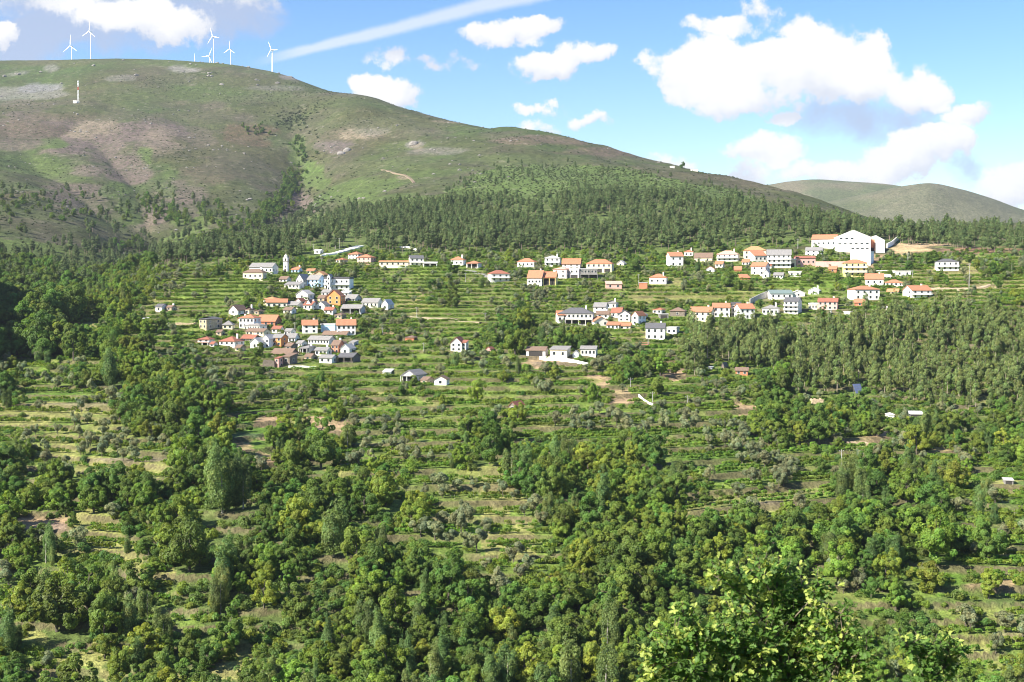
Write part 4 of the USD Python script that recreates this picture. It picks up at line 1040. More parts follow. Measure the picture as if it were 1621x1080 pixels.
HOUSES = [
    # --- the west village, from its church downwards
    ('house', 413, 434, 42, 11, 6, 9, 0, 'g', 'g', 'W', 1, 6, '', 'long white house with a grey roof on the terrace left of the church tower'),
    ('house', 400, 443, 35, 11, 6, 8, 0, 'h', 'b', 'C', 1, 4, '', 'cream house with a brown hipped roof below the long white house'),
    ('cottage', 467, 433, 15, 6, 4, 7, 0, 'g', 'o', 'B', 1, 2, '', 'small blue walled cottage with an orange roof right of the church tower'),
    ('cottage', 491, 434, 14, 5, 3, 7, 0, 'g', 'o', 'C', 1, 2, '', 'low cottage with an orange roof behind the blue walled houses'),
    ('house', 474, 455, 19, 12, 8, 10, -22, 'G', 'g', 'W', 2, 2, '', 'white gabled house with a grey roof above the low white outbuilding'),
    ('outbuilding', 462, 457, 27, 6, 4, 6, 0, 's', 'g', 'W', 1, 4, '', 'low white outbuilding with a grey lean-to roof below the church'),
    ('house', 495, 455, 26, 12, 7, 9, 0, 'g', 'g', 'B', 2, 3, '', 'pale blue house with a grey roof in the upper village'),
    ('house', 504, 442, 21, 7, 5, 8, 0, 'G', 't', 'T', 1, 2, '', 'tan gabled house with a tan tiled roof above the pale blue house'),
    ('house', 533, 460, 42, 18, 3, 11, 0, 'f', 'd', 'W', 2, 5, 'b', 'large white house with a dark flat roof and long balconies'),
    ('house', 520, 461, 7, 23, 3, 8, 0, 'G', 'g', 'W', 3, 1, '', 'narrow tall white gable against the flat roofed white house', 'house'),
    ('house', 528, 482, 25, 13, 9, 9, 0, 'G', 'o', 'O', 2, 2, '', 'bright orange gabled house in the middle of the west village'),
    ('house', 554, 479, 23, 6, 6, 8, 0, 'g', 'g', 'A', 1, 3, '', 'grey roofed house right behind the bright orange house'),
    ('house', 585, 487, 31, 8, 6, 8, -18, 'g', 'g', 'W', 1, 4, '', 'long white house with a grey roof at the east edge of the village'),
    ('house', 609, 491, 17, 9, 7, 8, -20, 'G', 'm', 'W', 1, 1, '', 'white gable standing last in the row at the village east edge'),
    ('house', 556, 496, 35, 8, 5, 7, 0, 'g', 'g', 'A', 1, 6, 'p', 'grey house with a dark open porch below the orange house'),
    ('house', 507, 490, 18, 7, 5, 8, 0, 'G', 'g', 'W', 1, 1, '', 'small white gabled house with a grey roof left of the orange house'),
    ('house', 488, 490, 16, 9, 6, 9, -25, 'G', 'b', 'W', 1, 2, '', 'white gabled house with a brown roof in the village centre'),
    ('house', 478, 474, 25, 8, 6, 8, 0, 'G', 'm', 'W', 1, 1, '', 'wide white gable with a pale roof above the brown roofs'),
    ('house', 426, 482, 22, 8, 4, 8, 0, 'h', 't', 'C', 1, 3, '', 'cream house with a tan hipped roof at the left of the village centre'),
    ('house', 438, 488, 34, 9, 5, 8, 8, 'g', 'o', 'W', 1, 4, '', 'white house with a red orange roof beside the cream tan roofed house'),
    ('house', 460, 488, 29, 5, 5, 8, 0, 'g', 'g', 'W', 1, 4, '', 'low white house with a wide grey roof in the village centre'),
    ('house', 487, 491, 19, 8, 5, 7, -20, 'g', 'r', 'W', 1, 2, '', 'white house with a red brown roof beside the low grey roofed house'),
    ('house', 251, 494, 15, 8, 4, 7, -15, 'g', 'd', 'W', 1, 1, '', 'lone white house with a dark roof above the track west of the village'),
    ('shed', 267, 492, 14, 5, 3, 5, 0, 'g', 'b', 'T', 1, 1, '', 'tan shed with a brown roof attached to the lone white house'),
    ('house', 369, 499, 24, 8, 7, 9, -25, 'G', 'b', 'W', 1, 1, '', 'white gabled house with a brown roof above the round white pavilion'),
    ('cottage', 391, 497, 12, 6, 5, 7, 0, 'h', 'b', 'C', 1, 1, '', 'small cream cottage with a brown hipped roof beside the gabled house'),
    ('cottage', 406, 498, 11, 5, 3, 6, 0, 'h', 'b', 'T', 1, 1, '', 'tan cottage with a brown roof above the orange hipped roof'),
    ('ruin', 292, 518, 28, 7, 0, 7, 0, 'n', 'b', 'T', 1, 0, '', 'roofless tan stone ruin left of the dark stone house', 'ruin'),
    ('house', 321, 521, 30, 15, 4, 11, -35, 'h', 'd', 'T', 2, 2, '', 'tall stone house with a dark roof and a shaded side wall'),
    ('pavilion', 360, 521, 15, 6, 7, 6, 0, 'c', 'g', 'C', 1, 2, '', 'small cream pavilion with a pointed roof', 'pavilion'),
    ('house', 390, 520, 29, 16, 6, 9, 0, 'h', 'o', 'W', 2, 4, '', 'white two storey house with an orange hipped roof in the lower village'),
    ('house', 421, 517, 33, 8, 9, 10, -10, 'g', 'o', 'R', 1, 3, '', 'brick house with a long orange roof right of the orange hipped house'),
    ('house', 399, 524, 32, 8, 4, 7, 0, 'h', 'g', 'W', 1, 6, '', 'white house with a row of windows and a grey hipped roof'),
    ('house', 403, 531, 36, 6, 4, 7, 0, 'g', 'b', 'C', 1, 5, '', 'low cream house with a brown roof in front of the grey hipped house'),
    ('house', 322, 546, 21, 8, 5, 7, 0, 'h', 'r', 'W', 2, 2, 'p', 'white house with a reddish roof over a dark open ground floor'),
    ('house', 359, 547, 34, 6, 8, 9, 0, 'h', 'r', 'W', 1, 3, '', 'low white house with a broad red brown hipped roof'),
    ('house', 392, 541, 26, 5, 5, 7, 0, 'g', 'r', 'S', 1, 2, '', 'dark stone house with a red brown roof'),
    ('house', 403, 554, 20, 12, 6, 10, -15, 'G', 'm', 'W', 1, 1, '', 'white gabled house with a pale roof, left of a pair'),
    ('house', 420, 551, 21, 14, 6, 11, -22, 'G', 'm', 'W', 2, 2, '', 'larger white gabled house with a pale roof, right of a pair'),
    ('house', 438, 548, 20, 13, 5, 8, -15, 'g', 'g', 'O', 2, 2, '', 'terracotta orange house with a grey roof'),
    ('house', 459, 542, 19, 7, 6, 7, 0, 'g', 'g', 'W', 1, 3, '', 'white house with a grey roof right of the terracotta house'),
    ('house', 491, 528, 27, 13, 7, 9, 12, 'g', 'o', 'W', 2, 2, 'c', 'white two storey house with a red roof, left of the twin red roofs'),
    ('house', 519, 526, 27, 11, 2, 7, 0, 'f', 'm', 'B', 1, 0, '', 'plain blue grey building between the twin red roofed houses'),
    ('house', 548, 531, 32, 16, 8, 10, 8, 'g', 'o', 'W', 2, 4, 'c', 'white two storey house with a red roof, right of the twin red roofs'),
    ('house', 504, 545, 41, 7, 5, 7, 0, 'g', 'g', 'W', 1, 7, '', 'long low white house with a grey roof below the twin red roofs'),
    ('house', 529, 534, 42, 4, 5, 7, 0, 'g', 'b', 'A', 1, 5, '', 'long house with a brown grey roof before the blue grey building'),
    ('house', 482, 559, 21, 8, 5, 7, 0, 'h', 'g', 'A', 1, 3, 'p', 'grey roofed house on pillars with an open porch'),
    ('house', 508, 563, 23, 8, 4, 7, 0, 'g', 'g', 'W', 1, 3, '', 'small white house with a grey roof right of the pillared house'),
    ('house', 530, 559, 17, 12, 7, 8, 0, 'g', 'b', 'R', 2, 2, '', 'brick brown house against a white gable'),
    ('house', 546, 561, 20, 9, 6, 8, 0, 'G', 'm', 'W', 1, 1, '', 'white gabled house right of the brick brown house'),
    ('house', 515, 575, 26, 8, 4, 7, 0, 'g', 'g', 'W', 1, 2, '', 'white fronted house with a grey roof, lowest of the village'),
    ('barn', 547, 574, 31, 9, 5, 8, 0, 'g', 'd', 'S', 1, 2, 'p', 'dark barn with an open front at the foot of the village', 'barn'),
    ('ruin', 425, 582, 18, 11, 0, 7, 0, 'n', 'b', 'S', 1, 0, '', 'dark roofless stone ruin at the foot of the west village', 'ruin'),
    ('cottage', 438, 582, 11, 14, 2, 6, 0, 's', 'r', 'P', 2, 1, 'd', 'narrow pink walled cottage between two stone buildings'),
    ('barn', 453, 577, 19, 12, 4, 7, -20, 's', 'b', 'S', 1, 1, '', 'dark stone barn right of the narrow pink cottage', 'barn'),
    ('house', 445, 564, 38, 4, 7, 8, 0, 'g', 'b', 'S', 1, 2, '', 'long brown roof above the stone barns'),
    ('cottage', 448, 447, 16, 5, 4, 6, 0, 'g', 'b', 'V', 1, 2, '', 'cottage with a brown roof just under the church tower'),
    ('cottage', 515, 469, 18, 6, 4, 6, 0, 'g', 'g', 'A', 1, 2, '', 'grey cottage directly below the flat roofed white house'),
    ('cottage', 545, 470, 16, 6, 3, 6, 0, 's', 'm', 'V', 1, 2, '', 'pale lean-to cottage right below the long balconies'),
    ('cottage', 472, 483, 14, 6, 4, 6, 0, 'G', 'r', 'U', 1, 1, '', 'small gabled cottage with a red roof under the wide white gable'),
    ('cottage', 508, 478, 13, 6, 4, 6, 0, 'g', 'b', 'T', 1, 1, '', 'tan cottage with a brown roof touching the bright orange house'),
    ('cottage', 520, 497, 17, 6, 4, 6, 0, 'g', 'r', 'V', 1, 2, '', 'cottage with a red brown roof below the bright orange house'),
    ('cottage', 535, 504, 16, 5, 4, 6, 0, 'h', 'b', 'T', 1, 2, '', 'tan cottage with a brown roof below the dark open porch'),
    ('cottage', 455, 497, 17, 6, 4, 6, 0, 'g', 'b', 'U', 1, 2, '', 'cottage with a brown roof below the low wide grey roof'),
    ('cottage', 381, 510, 13, 5, 4, 6, 0, 'h', 'r', 'C', 1, 1, '', 'cream cottage with a red roof above the two storey orange roofed house'),
    ('cottage', 437, 527, 16, 6, 4, 6, 0, 'g', 'r', 'V', 1, 2, '', 'cottage with a red roof under the brick house'),
    ('cottage', 455, 531, 15, 6, 4, 6, 0, 'g', 'g', 'U', 1, 2, '', 'grey roofed cottage between the brick house and the twin red roofs'),
    ('cottage', 376, 556, 13, 5, 4, 6, 0, 'g', 'b', 'T', 1, 1, '', 'tan cottage with a brown roof left of the pair of white gables'),
    ('cottage', 456, 554, 16, 6, 4, 6, 0, 'g', 'b', 'S', 1, 1, '', 'dark stone cottage right of the terracotta house'),
    ('cottage', 473, 549, 15, 5, 4, 6, 0, 'g', 'g', 'V', 1, 2, '', 'off white cottage left of the long low white house'),
    ('cottage', 536, 548, 17, 5, 4, 6, 0, 'h', 'b', 'U', 1, 2, '', 'cottage with a brown hipped roof right of the long low house'),
    ('cottage', 556, 548, 13, 5, 3, 5, 0, 's', 'g', 'A', 1, 1, '', 'small grey lean-to under the right hand red roofed house'),
    ('cottage', 487, 571, 16, 6, 4, 6, 0, 'g', 'b', 'T', 1, 1, '', 'tan cottage with a brown roof below the pillared house'),
    ('cottage', 346, 531, 11, 5, 3, 5, 0, 'g', 'b', 'T', 1, 1, '', 'tan hut left below the cream pavilion'),
    ('cottage', 335, 549, 9, 4, 3, 5, 0, 'g', 'r', 'V', 1, 1, '', 'tiny cottage between the two reddish roofed white houses'),
    ('cottage', 928, 505, 14, 6, 4, 6, 0, 'g', 'r', 'U', 1, 1, '', 'cottage with a red roof behind the very large white house'),
    ('cottage', 1017, 505, 14, 6, 4, 6, 0, 'h', 'g', 'A', 1, 1, '', 'grey cottage behind the gable with the blue side wall'),
    ('cottage', 1138, 424, 15, 6, 4, 6, 0, 'g', 'o', 'V', 1, 2, '', 'cottage with an orange roof below the brown barn of the east village'),
    ('cottage', 1180, 421, 14, 6, 4, 6, 0, 'g', 'o', 'U', 1, 2, '', 'cottage with an orange roof left below the large cream house'),
    ('cottage', 1216, 427, 13, 6, 4, 6, 0, 'g', 'r', 'V', 1, 1, '', 'cottage with a red roof at the foot of the tall white house'),
    ('cottage', 1318, 432, 15, 6, 4, 6, 0, 'g', 'o', 'R', 1, 1, '', 'brick cottage with an orange roof left of the yellow apartment house'),
    ('cottage', 1404, 443, 14, 5, 3, 6, 0, 's', 'w', 'V', 1, 2, '', 'pale lean-to behind the low orange roofs'),
    # --- fields below the village
    ('shed', 612, 593, 15, 4, 3, 5, 0, 's', 'm', 'W', 1, 0, '', 'small pale shed left of the grey farmhouse', 'shed'),
    ('farmhouse', 647, 606, 34, 12, 7, 10, -25, 'G', 'g', 'A', 1, 2, 'p', 'grey farmhouse with a broad gable among vine terraces', 'farmhouse'),
    ('barn', 671, 609, 19, 7, 4, 7, 0, 'g', 'b', 'T', 1, 1, '', 'low tan barn joined to the grey farmhouse', 'barn'),
    ('hut', 697, 610, 22, 9, 5, 6, 0, 'G', 'b', 'W', 1, 1, '', 'little white hut with one dark window beside the farm', 'hut'),
    ('house', 722, 557, 22, 14, 8, 9, -12, 'G', 'r', 'W', 2, 2, '', 'lone white gabled house with a red brown roof among the vines'),
    ('house', 734, 556, 10, 13, 3, 7, 0, 's', 'r', 'W', 2, 1, '', 'narrow white wing of the lone house with a lean-to red roof'),
    ('hut', 648, 541, 17, 6, 4, 6, 0, 'h', 'b', 'R', 1, 0, '', 'brick hut with a dark brown roof beside a bare field', 'hut'),
    ('ruin', 773, 560, 13, 7, 3, 5, -20, 'G', 'r', 'P', 1, 0, '', 'pinkish tumbledown hut in the vines below the road', 'hut'),
    ('ruin', 811, 650, 23, 7, 6, 7, -30, 'G', 'r', 'S', 1, 1, '', 'old stone hut with a sagging red brown roof among olives', 'hut'),
    # --- the upper row along the road
    ('house', 502, 402, 12, 5, 2, 6, 0, 'g', 'w', 'W', 1, 1, '', 'small white house at the top left end of the road'),
    ('house', 559, 411, 21, 8, 5, 9, 0, 'h', 'o', 'W', 2, 3, '', 'white house with an orange roof at the foot of the pine wood'),
    ('cottage', 537, 416, 16, 4, 4, 7, 0, 'h', 'o', 'W', 1, 2, '', 'low white cottage with an orange roof beside the white road wall'),
    ('house', 576, 418, 27, 10, 5, 9, 0, 'h', 'o', 'P', 2, 3, '', 'pink house with an orange roof below the pine wood'),
    ('building', 626, 421, 50, 6, 2, 6, 0, 's', 't', 'C', 1, 6, '', 'long low cream building left of the grey roofed villa', 'building'),
    ('villa', 660, 422, 24, 13, 4, 10, 10, 'g', 'd', 'W', 2, 3, 'b', 'white villa with a dark roof and a balcony on the upper road', 'villa'),
    ('carport', 681, 423, 20, 6, 2, 6, 0, 's', 'm', 'W', 1, 0, 'p', 'open white carport right of the dark roofed villa', 'carport'),
    ('house', 723, 421, 23, 9, 6, 9, 0, 'h', 'o', 'W', 1, 3, 'c', 'white house with an orange red roof, left of two on the upper road'),
    ('house', 748, 424, 22, 7, 4, 8, 0, 'h', 'o', 'W', 1, 3, 'p', 'low white house with an orange roof and porch, right of two on the upper road'),
    ('house', 792, 446, 33, 12, 6, 9, 15, 'h', 'r', 'W', 2, 3, 'b', 'white house with a red roof and dark balconies above the terraces'),
    ('house', 832, 423, 30, 8, 6, 9, 0, 'h', 'o', 'W', 1, 4, '', 'white bungalow with an orange hipped roof by the pine wood edge'),
    ('house', 846, 453, 27, 13, 11, 10, 0, 'g', 'o', 'W', 1, 4, '', 'white house with a big bright orange roof'),
    ('house', 870, 451, 22, 12, 8, 9, -10, 'g', 'o', 'Y', 1, 2, 'p', 'yellow walled annex with an orange roof beside the big orange roof'),
    ('house', 874, 422, 25, 13, 4, 9, 0, 'h', 'm', 'W', 2, 3, 'b', 'white house with balconies and a pale grey roof below the pines'),
    ('house', 886, 441, 28, 14, 4, 9, -25, 'h', 'p', 'L', 2, 2, '', 'pale lilac house with a pink roof left of the garage house'),
    ('house', 904, 427, 30, 9, 8, 10, 0, 'g', 'o', 'L', 2, 3, '', 'pale pink house with an orange roof behind the garage house'),
    ('house', 909, 441, 20, 14, 2, 8, 0, 'f', 'w', 'L', 2, 2, 'a', 'pale pink flat roofed house with a dark garage door'),
    ('unfinished_building', 932, 441, 26, 14, 2, 9, 0, 'f', 'm', 'K', 2, 5, 'p', 'dark unfinished concrete building with open bays', 'building'),
    ('house', 948, 431, 43, 13, 7, 10, 0, 'h', 'o', 'C', 2, 5, 'a', 'wide cream house with an orange roof above the unfinished building'),
    ('house', 982, 422, 15, 5, 4, 7, 0, 'G', 'm', 'C', 1, 1, '', 'small cream gabled house right of the wide cream house'),
    ('house', 1041, 450, 30, 10, 6, 9, 0, 'h', 'o', 'W', 1, 3, '', 'white bungalow with an orange hipped roof among trees at mid slope'),
    ('shed', 1018, 458, 14, 10, 1, 5, 0, 'f', 'm', 'R', 1, 0, '', 'brick red shed below the white bungalow', 'shed'),
    ('ruin', 972, 457, 24, 7, 4, 6, 0, 's', 'p', 'P', 1, 2, '', 'low pinkish outbuilding in the grass west of the brick shed', 'outbuilding'),
    # --- the middle hamlet
    ('house', 911, 514, 56, 17, 9, 12, -8, 'h', 'd', 'W', 2, 8, 'p', 'very large white house with a dark hipped roof and a porch of dark openings'),
    ('house', 890, 512, 16, 13, 6, 9, 6, 'g', 'o', 'W', 1, 2, '', 'white wing with an orange roof at the left end of the large dark roofed house'),
    ('house', 949, 496, 23, 10, 6, 8, -15, 'g', 'g', 'W', 2, 2, '', 'white house with a grey roof behind the large dark roofed house'),
    ('house', 967, 488, 20, 7, 5, 8, 0, 'h', 'g', 'W', 1, 2, '', 'small white house with a grey hipped roof at the top of the hamlet'),
    ('house', 952, 516, 28, 7, 7, 8, 15, 'G', 'o', 'W', 1, 2, '', 'white gabled house with an orange roof below the brown roofs of the hamlet'),
    ('house', 954, 504, 21, 6, 5, 8, 0, 'g', 'b', 'W', 1, 2, '', 'house with a brown roof in the midst of the hamlet'),
    ('house', 975, 503, 21, 8, 7, 8, 0, 'g', 'r', 'W', 1, 2, '', 'house with a red brown roof in the midst of the hamlet'),
    ('house', 988, 509, 21, 11, 6, 8, 0, 'G', 'd', 'W', 2, 2, '', 'white house with a dark gabled roof in the hamlet'),
    ('house', 1005, 515, 22, 15, 6, 12, -32, 'G', 'o', 'W', 2, 1, '', 'white gabled house with an orange roof and a shaded blue side wall'),
    ('house', 970, 521, 22, 6, 4, 7, 0, 's', 'o', 'W', 1, 3, '', 'low white house with an orange lean-to roof at the hamlet foot'),
    ('house', 989, 522, 20, 6, 4, 7, 0, 'g', 'o', 'C', 1, 2, '', 'low cream house with an orange roof at the hamlet foot'),
    ('house', 1040, 497, 20, 6, 4, 8, 0, 'h', 'o', 'W', 1, 2, '', 'white house with an orange roof above the dark garage'),
    ('garage', 1051, 506, 14, 8, 1, 6, 0, 'f', 'm', 'K', 1, 0, 'a', 'dark open garage right of the hamlet', 'garage'),
    ('house', 1037, 538, 33, 18, 7, 10, -10, 'g', 'd', 'W', 2, 3, '', 'big plain white house with a dark grey roof standing alone in the slope'),
    ('house', 1063, 529, 21, 9, 2, 8, 0, 'f', 'm', 'W', 1, 2, '', 'flat white annex right of the big plain white house'),
    ('house', 848, 564, 34, 9, 5, 8, -12, 'g', 'b', 'W', 1, 4, 'a', 'white house with a brown grey roof, left of the row by the pale wall'),
    ('house', 884, 567, 32, 13, 4, 8, 0, 's', 'g', 'C', 1, 2, '', 'cream house in the middle of the row by the pale wall'),
    ('house', 931, 564, 27, 11, 4, 8, 0, 'g', 'g', 'W', 1, 4, '', 'white house with a grey roof, right of the row by the pale wall'),
    ('shed', 911, 567, 11, 7, 4, 5, 0, 'G', 'm', 'W', 1, 0, '', 'tiny white gabled shed between the cream and white houses', 'shed'),
    ('shed', 1014, 549, 24, 2, 3, 6, 0, 's', 'r', 'R', 1, 0, '', 'low shed with a red roof below the big plain white house', 'shed'),
    # --- the east village
    ('house', 1071, 423, 24, 17, 6, 9, 10, 'g', 'o', 'W', 2, 2, '', 'white house with an orange roof at the west end of the east village'),
    ('house', 1090, 407, 16, 8, 4, 8, 0, 'h', 'o', 'W', 1, 2, '', 'small white house with an orange roof near the pine wood'),
    ('barn', 1113, 416, 30, 8, 7, 8, 0, 'g', 'b', 'C', 1, 2, '', 'cream barn with a broad dark brown roof', 'barn'),
    ('house', 1151, 414, 36, 11, 6, 10, 0, 'h', 'p', 'W', 2, 4, 'bc', 'broad white house with a pale pink hipped roof and balcony'),
    ('house', 1124, 433, 16, 7, 4, 7, -15, 'G', 'o', 'W', 1, 1, '', 'small white gabled house with an orange roof below the brown barn'),
    ('shed', 1168, 430, 13, 3, 5, 6, 0, 'g', 'o', 'R', 1, 0, '', 'shed with a steep orange roof among trees', 'shed'),
    ('house', 1195, 411, 36, 14, 7, 11, 0, 'h', 't', 'C', 2, 4, '', 'large cream house with a tan orange roof'),
    ('house', 1204, 415, 24, 10, 8, 8, 15, 's', 'o', 'W', 1, 3, '', 'white house under a steep orange lean-to roof'),
    ('house', 1233, 424, 40, 20, 8, 11, -12, 'g', 'g', 'W', 3, 5, 'b', 'tall white house with grey roofs and many windows'),
    ('arcade', 1250, 423, 20, 11, 2, 7, 0, 'f', 'w', 'C', 1, 0, 'a', 'cream arcade with dark arches right of the tall white house', 'arcade'),
    ('house', 1200, 436, 30, 14, 6, 10, -28, 'g', 'o', 'L', 2, 2, 'c', 'pale lilac house with an orange roof below the tall white house'),
    ('house', 1212, 442, 14, 9, 5, 7, 0, 'G', 'm', 'W', 1, 1, '', 'small white gabled house under the lilac house'),
    ('house', 1232, 441, 18, 5, 4, 7, 0, 'g', 'g', 'W', 1, 3, '', 'low white house with a grey roof right of the small gable'),
    ('shed', 1258, 438, 20, 6, 2, 5, 0, 's', 'm', 'W', 1, 2, '', 'low white shed with a pale roof beside dark trees', 'shed'),
    ('shed', 1181, 443, 15, 3, 5, 6, 10, 's', 'o', 'R', 1, 0, '', 'lean-to with an orange roof left of the small white gable', 'shed'),
    ('building', 1276, 422, 29, 13, 3, 9, 0, 'g', 'r', 'P', 1, 4, '', 'pink cream building with a red brown roof along the village street', 'building'),
    ('house', 1288, 405, 29, 8, 5, 9, 0, 'g', 'g', 'W', 2, 3, '', 'white modern house with a grey roof below the red roofed hall'),
    ('hall', 1304, 393, 44, 14, 7, 14, -22, 'g', 'o', 'W', 1, 5, '', 'long white hall with a red roof left of the great gabled school', 'hall'),
    ('house', 1108, 509, 40, 15, 7, 9, 0, 'g', 'o', 'C', 2, 4, '', 'cream house with an orange roof at the west end of the lower row'),
    ('house', 1142, 502, 28, 15, 6, 9, 0, 'g', 'o', 'W', 2, 3, '', 'white house with an orange roof second in the lower row'),
    ('house', 1165, 501, 18, 18, 4, 9, 0, 'f', 'd', 'C', 3, 2, 'b', 'tall narrow house with dark balconies in the lower row'),
    ('house', 1183, 506, 28, 17, 7, 9, 12, 'g', 'o', 'W', 2, 3, '', 'white house with an orange roof right of the tall narrow house'),
    ('house', 1219, 499, 30, 10, 6, 9, 0, 'h', 'g', 'W', 1, 4, 'c', 'white house with a grey hipped roof in the lower row'),
    ('house', 1252, 497, 30, 19, 6, 10, -25, 'g', 'd', 'W', 3, 3, 'b', 'white three storey house with a dark roof and a shaded side'),
    ('house', 1310, 491, 34, 13, 5, 9, -18, 'g', 'r', 'P', 2, 4, 'c', 'pink house with a brown red roof at the east end of the lower row'),
    ('house', 1287, 490, 20, 8, 2, 8, 0, 'f', 'w', 'C', 1, 3, '', 'flat roofed cream annex left of the pink house'),
    ('warehouse', 1237, 474, 34, 9, 5, 10, 0, 'g', 'e', 'W', 1, 4, '', 'white warehouse with a green grey roof above the lower row', 'warehouse'),
    ('house', 1264, 470, 22, 6, 4, 8, 0, 'G', 'w', 'W', 1, 1, '', 'white gabled shed with a white roof right of the green roofed warehouse', 'shed'),
    ('house', 1288, 466, 21, 6, 4, 8, 0, 'G', 'w', 'W', 1, 1, 'c', 'white gabled house with a white roof and chimney among vines'),
    ('barn', 1072, 501, 27, 8, 6, 8, -15, 'h', 'b', 'S', 1, 1, '', 'stone barn with a brown roof left of the lower row', 'barn'),
    ('apartment_house', 1354, 438, 38, 21, 6, 11, -10, 'h', 'o', 'Y', 3, 4, 'b', 'yellow three storey apartment house with a red hipped roof and white balconies', 'apartment house'),
    ('house', 1384, 452, 31, 10, 8, 9, 0, 'g', 'o', 'W', 1, 3, '', 'white house with a bright orange roof below the yellow apartment house'),
    ('house', 1415, 453, 30, 5, 5, 8, 0, 'h', 'o', 'W', 1, 4, '', 'low white house with an orange roof right of the bright orange roof'),
    ('house', 1373, 475, 43, 16, 6, 11, 8, 'h', 'o', 'W', 2, 4, '', 'big white house with a red hipped roof below the orange roofs'),
    ('shed', 1361, 485, 19, 6, 5, 6, 0, 'g', 'o', 'R', 1, 1, '', 'little shed with an orange roof below the big red hipped house', 'shed'),
    ('house', 1413, 467, 21, 5, 4, 7, 0, 'g', 't', 'C', 1, 3, '', 'low cream house with a tan roof right of the big red hipped house'),
    ('house', 1459, 473, 38, 13, 7, 10, 14, 'g', 'o', 'W', 2, 3, 'b', 'white house with a red roof and a shaded balcony at the forest edge'),
    ('villa', 1500, 429, 36, 14, 5, 10, -12, 'h', 'd', 'W', 2, 4, 'b', 'white modern villa with a dark roof alone on the open slope', 'villa'),
    ('shed', 1430, 437, 25, 7, 1, 6, 0, 'f', 'w', 'A', 1, 2, '', 'grey flat roofed shed with a pale rim below the earth bank', 'shed'),
    ('house', 1477, 373, 23, 5, 5, 8, 0, 'h', 'o', 'C', 1, 2, '', 'house with an orange roof half hidden in the wood'),
    ('shed', 1314, 500, 6, 9, 1, 4, 0, 'f', 'w', 'W', 1, 0, '', 'narrow white shed at the top of the eucalyptus wood', 'shed'),
    ('shed', 1342, 501, 15, 7, 1, 5, 0, 'f', 'w', 'W', 1, 0, '', 'white box shed at the top edge of the eucalyptus wood', 'shed'),
    ('shed', 1400, 496, 12, 8, 2, 5, 0, 's', 'm', 'C', 1, 1, '', 'cream shed above the eucalyptus wood', 'shed'),
    # --- scattered below
    ('hut', 1174, 594, 22, 7, 4, 6, 0, 'g', 'b', 'R', 1, 2, '', 'orange brick hut under the eucalyptus wood', 'hut'),
    ('hut', 1144, 586, 9, 6, 5, 5, -30, 'G', 'd', 'S', 1, 0, '', 'small dark timber hut left of the orange brick hut', 'hut'),
    ('shed', 1124, 586, 9, 4, 1, 4, 0, 'f', 'w', 'W', 1, 0, '', 'tiny white roofed shed left of the dark timber hut', 'shed'),
    ('shed', 1450, 661, 24, 5, 2, 6, 0, 's', 'w', 'K', 1, 0, 'a', 'shed with a white metal roof among dark trees', 'shed'),
    ('water_tank', 1411, 663, 9, 6, 3, 4, 0, 'c', 'w', 'W', 1, 0, '', 'white water tank with a peaked lid in the trees', 'tank'),
    ('hut', 1597, 767, 18, 6, 1, 5, -15, 'f', 'm', 'K', 1, 0, 'a', 'concrete hut with a flat roof and a dark opening in the scrub', 'hut'),
    ('ruin', 1295, 640, 17, 8, 0, 5, 0, 'n', 'b', 'T', 1, 0, '', 'small tan stone ruin under the eucalyptus wood', 'ruin'),
    ('ruin', 1360, 706, 30, 5, 0, 5, 0, 'n', 'b', 'T', 1, 0, '', 'pale broken wall of a ruin among olive trees', 'ruin'),
]
for row in HOUSES:
    house(*row)

# ------------------------------------------------------------------ landmarks of the village
def at(u, v, d):
    x, z = ray(u, v)
    return np.array([x * d, d, z * d])


def add_window(P, x, y, z, w, h, face='f'):
    fr, pa = window_boxes(x, y, z, w, h, face)
    f = put('window', fr, M['frame'], P)
    put('pane', pa, M['glass'], f)


